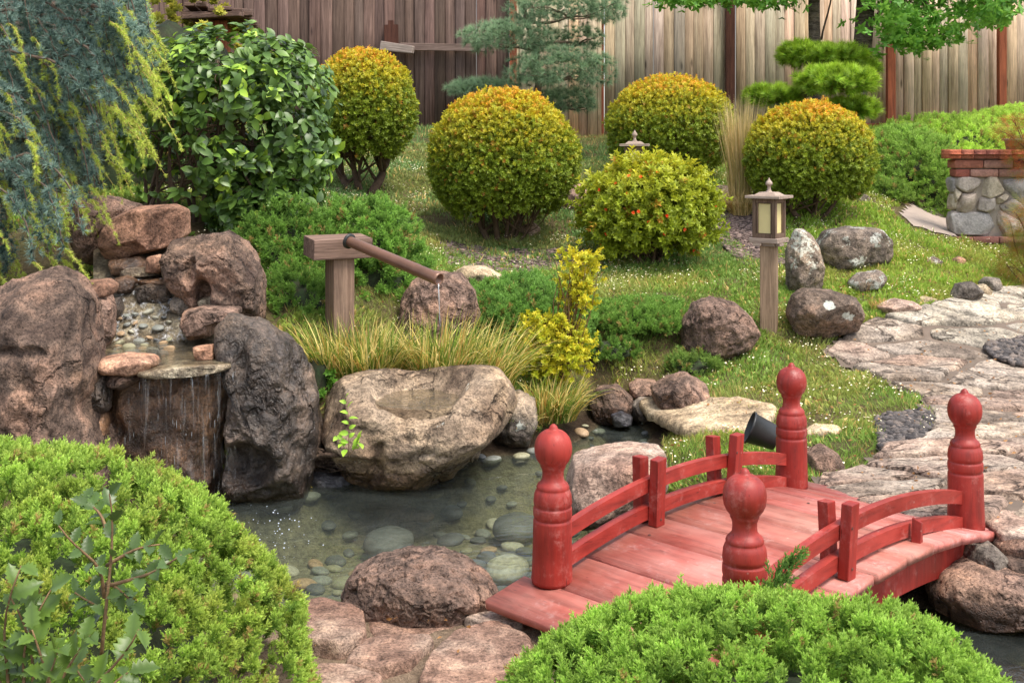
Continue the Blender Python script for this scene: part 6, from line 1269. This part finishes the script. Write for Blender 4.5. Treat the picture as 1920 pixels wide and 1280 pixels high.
# ------------------------------------------------------------------ lawn
rg = np.random.default_rng(99)
def lawn_pts(n_, x0, x1, y0, y1, far=1.0):
    P = np.stack([rg.uniform(x0, x1, n_), rg.uniform(y0, y1, n_)], 1); v = np.abs(P[:, 0]) < P[:, 1] * .5 + .4; P = P[v]
    m_ = np.ones(len(P), bool)
    for poly, mar in ((POND, .06), (PATH, .0), (GRAV1, -.03), (GRAV2, 0), (CONC, .06), (MULCH, -.12), (gpoly([(560, 600), (600, 560), (1000, 600), (1010, 700), (900, 720), (560, 740)]), -.3)): d_ = sdf(P, poly); m_ &= d_ > mar + .05 * noise(np.c_[P * 6, 0 * P[:, 0]], 4)
    d_ = sdf(P, MULCH2); m_ &= (d_ > 0) | (rg.random(len(P)) < .25); thin = fbm(np.c_[P * 1.7, 0 * P[:, 0]], 4, 72); m_ &= rg.random(len(P)) > np.clip((thin - .1) * 3, 0, .6); return P[m_]
HT = t_tri(.045, .0); BT = T([(-.05, 0, 0), (.05, 0, 0), (-.035, .12, .55), (.035, .12, .55), (0, .45, .95)], [(0, 1, 3), (0, 3, 2), (2, 3, 4)], [0, 0, .5, .5, 1])
def grow(P, tp, s0, s1, mb, leafy=False):
    x, y = P[:, 0], P[:, 1]; z = H(x, y); q = np.c_[P, 0 * x]; n1 = fbm(q * 1.1, 3, 31); n2 = fbm(q * 4, 3, 32); n_ = len(P)
    slope = sstep(y, 8.2, 9.6) * sstep(x, 2.3, 1.2); near = sstep(x, 1.6, 2.6) * sstep(y, 6.8, 8)
    base = mixcol(np.tile(S3(108, 140, 66), (n_, 1)), np.tile(S3(96, 130, 80), (n_, 1)), slope); base = mixcol(base, np.tile(S3(120, 152, 62), (n_, 1)), near)
    base = mixcol(base, np.tile(S3(160, 158, 84), (n_, 1)), np.clip((n1 - .10) * 1.4, 0, .4) * (1 - slope * .6) * (1 - near * .5)); dry = rg.random(n_) < .07 + .15 * np.clip(n2, 0, 1); base[dry] = S3(186, 166, 112)
    pch = sstep(fbm(q * .9 + 7, 3, 71), .05, .22)[:, None]; base = base * (1 - pch * .28) + S3(164, 150, 100) * pch * .28
    base = base * rg.uniform(.65, 1.25, (n_, 1)); h = s0 + (s1 - s0) * np.clip(.5 + n2 * 1.3 + rg.normal(size=n_) * .25, 0, 1); D = rg.normal(size=(n_, 3)) * .38; D[:, 2] = 1; D[:, :2] += np.c_[noise(q * 3, 40), noise(q * 3, 41)] * 1.1
    scatter(mb, tp, np.c_[P, z - .004], D, h, base * .75, base * 1.15, rg)
mb = MB(); P = lawn_pts(300000, -1.2, 5.2, 4.3, 9.5); grow(P, BT, .02, .055, mb)
P = lawn_pts(170000, -6, 6, 8.0, 14.3); grow(P, BT, .03, .08, mb)
o = mb.build('grass', M_GRASS); tag(o, 'uneven lawn grass and low ground cover', 'grass', kind='stuff')
mb = MB(); P = lawn_pts(200000, -3.2, 5, 4.6, 12.5); x, y = P[:, 0], P[:, 1]; q = np.c_[P, 0 * x]; k = fbm(q * 1.6, 3, 50) + .25 * (y > 7.5) > .02; P = P[k]; grow(P, T(LEAF.v * [1.2, 1, 1], LEAF.f, LEAF.t), .018, .045, mb)
o = mb.build('ground_cover', M_LEAF); tag(o, 'small leaved ground cover mixed in the lawn', 'ground cover', kind='stuff')
mb = MB(); P = lawn_pts(22000, -2.5, 4.6, 5.0, 11.5); q = np.c_[P, 0 * P[:, 0]]; k = fbm(q * 2.2, 4, 60) > .04; P = P[k]; z = H(P[:, 0], P[:, 1]) + rg.uniform(.03, .06, len(P))
DT = T([(.5, 0, 0), (.15, .48, 0), (-.4, .3, .1), (-.4, -.3, 0), (.15, -.48, .1), (0, 0, .15)], [(0, 1, 5), (1, 2, 5), (2, 3, 5), (3, 4, 5), (4, 0, 5)], [1] * 6); D = rg.normal(size=(len(P), 3)) * .4; D[:, 2] = 1
scatter(mb, DT, np.c_[P, z], D, rg.uniform(.007, .013, len(P)), S3(222, 224, 214), S3(228, 230, 222), rg); o = mb.build('white_flowers', M_LEAF); tag(o, 'tiny white flowers scattered over the lawn', 'flowers', kind='stuff')
# dry litter on paving and soil
mb = MB(); P = np.stack([rg.uniform(-1.2, 4, 2600), rg.uniform(3.3, 9, 2600)], 1); k = sdf(P, POND) > .1; P = P[k]; D = rg.normal(size=(len(P), 3)); D[:, 2] *= .25
scatter(mb, LEAF, np.c_[P, H(P[:, 0], P[:, 1]) + .035], D, rg.uniform(.008, .025, len(P)), S3(120, 90, 58), S3(160, 124, 84), rg); o = mb.build('leaf_litter', M_LEAF); tag(o, 'dry brown leaf bits scattered on the ground', 'leaf litter', kind='stuff')
# floating leaves at the waterfall boulder
rg = np.random.default_rng(14)
for k, (px, py, lab) in enumerate([(530, 936, 'yellow green fallen leaf floating lowest by the wet boulder'), (548, 926, 'pale green fallen leaf floating between two others by the wet boulder'), (566, 918, 'yellow fallen leaf floating nearest the bluish wet stone')]):
    Y = CZ * F / (py - HY); mb = MB(); scatter(mb, BIG, [[0, 0, .012]], [[1, rg.normal() * .4, .05]], .05, S3(120, 130, 50), S3(176, 168, 70), rg, N=np.array([[0, 0, 1.0]])); o = mb.build('fallen_leaf', M_LEAF); o.location = ((px - 960) * Y / F, Y, 0); tag(o, lab, 'leaf')

jun(1668, 396, 10.6, .16, .14, .16, 'small juniper tuft where the lawn meets the concrete walk', 900, 44, size=.07, kk=5, light=S3(130, 164, 84), lump=.3)
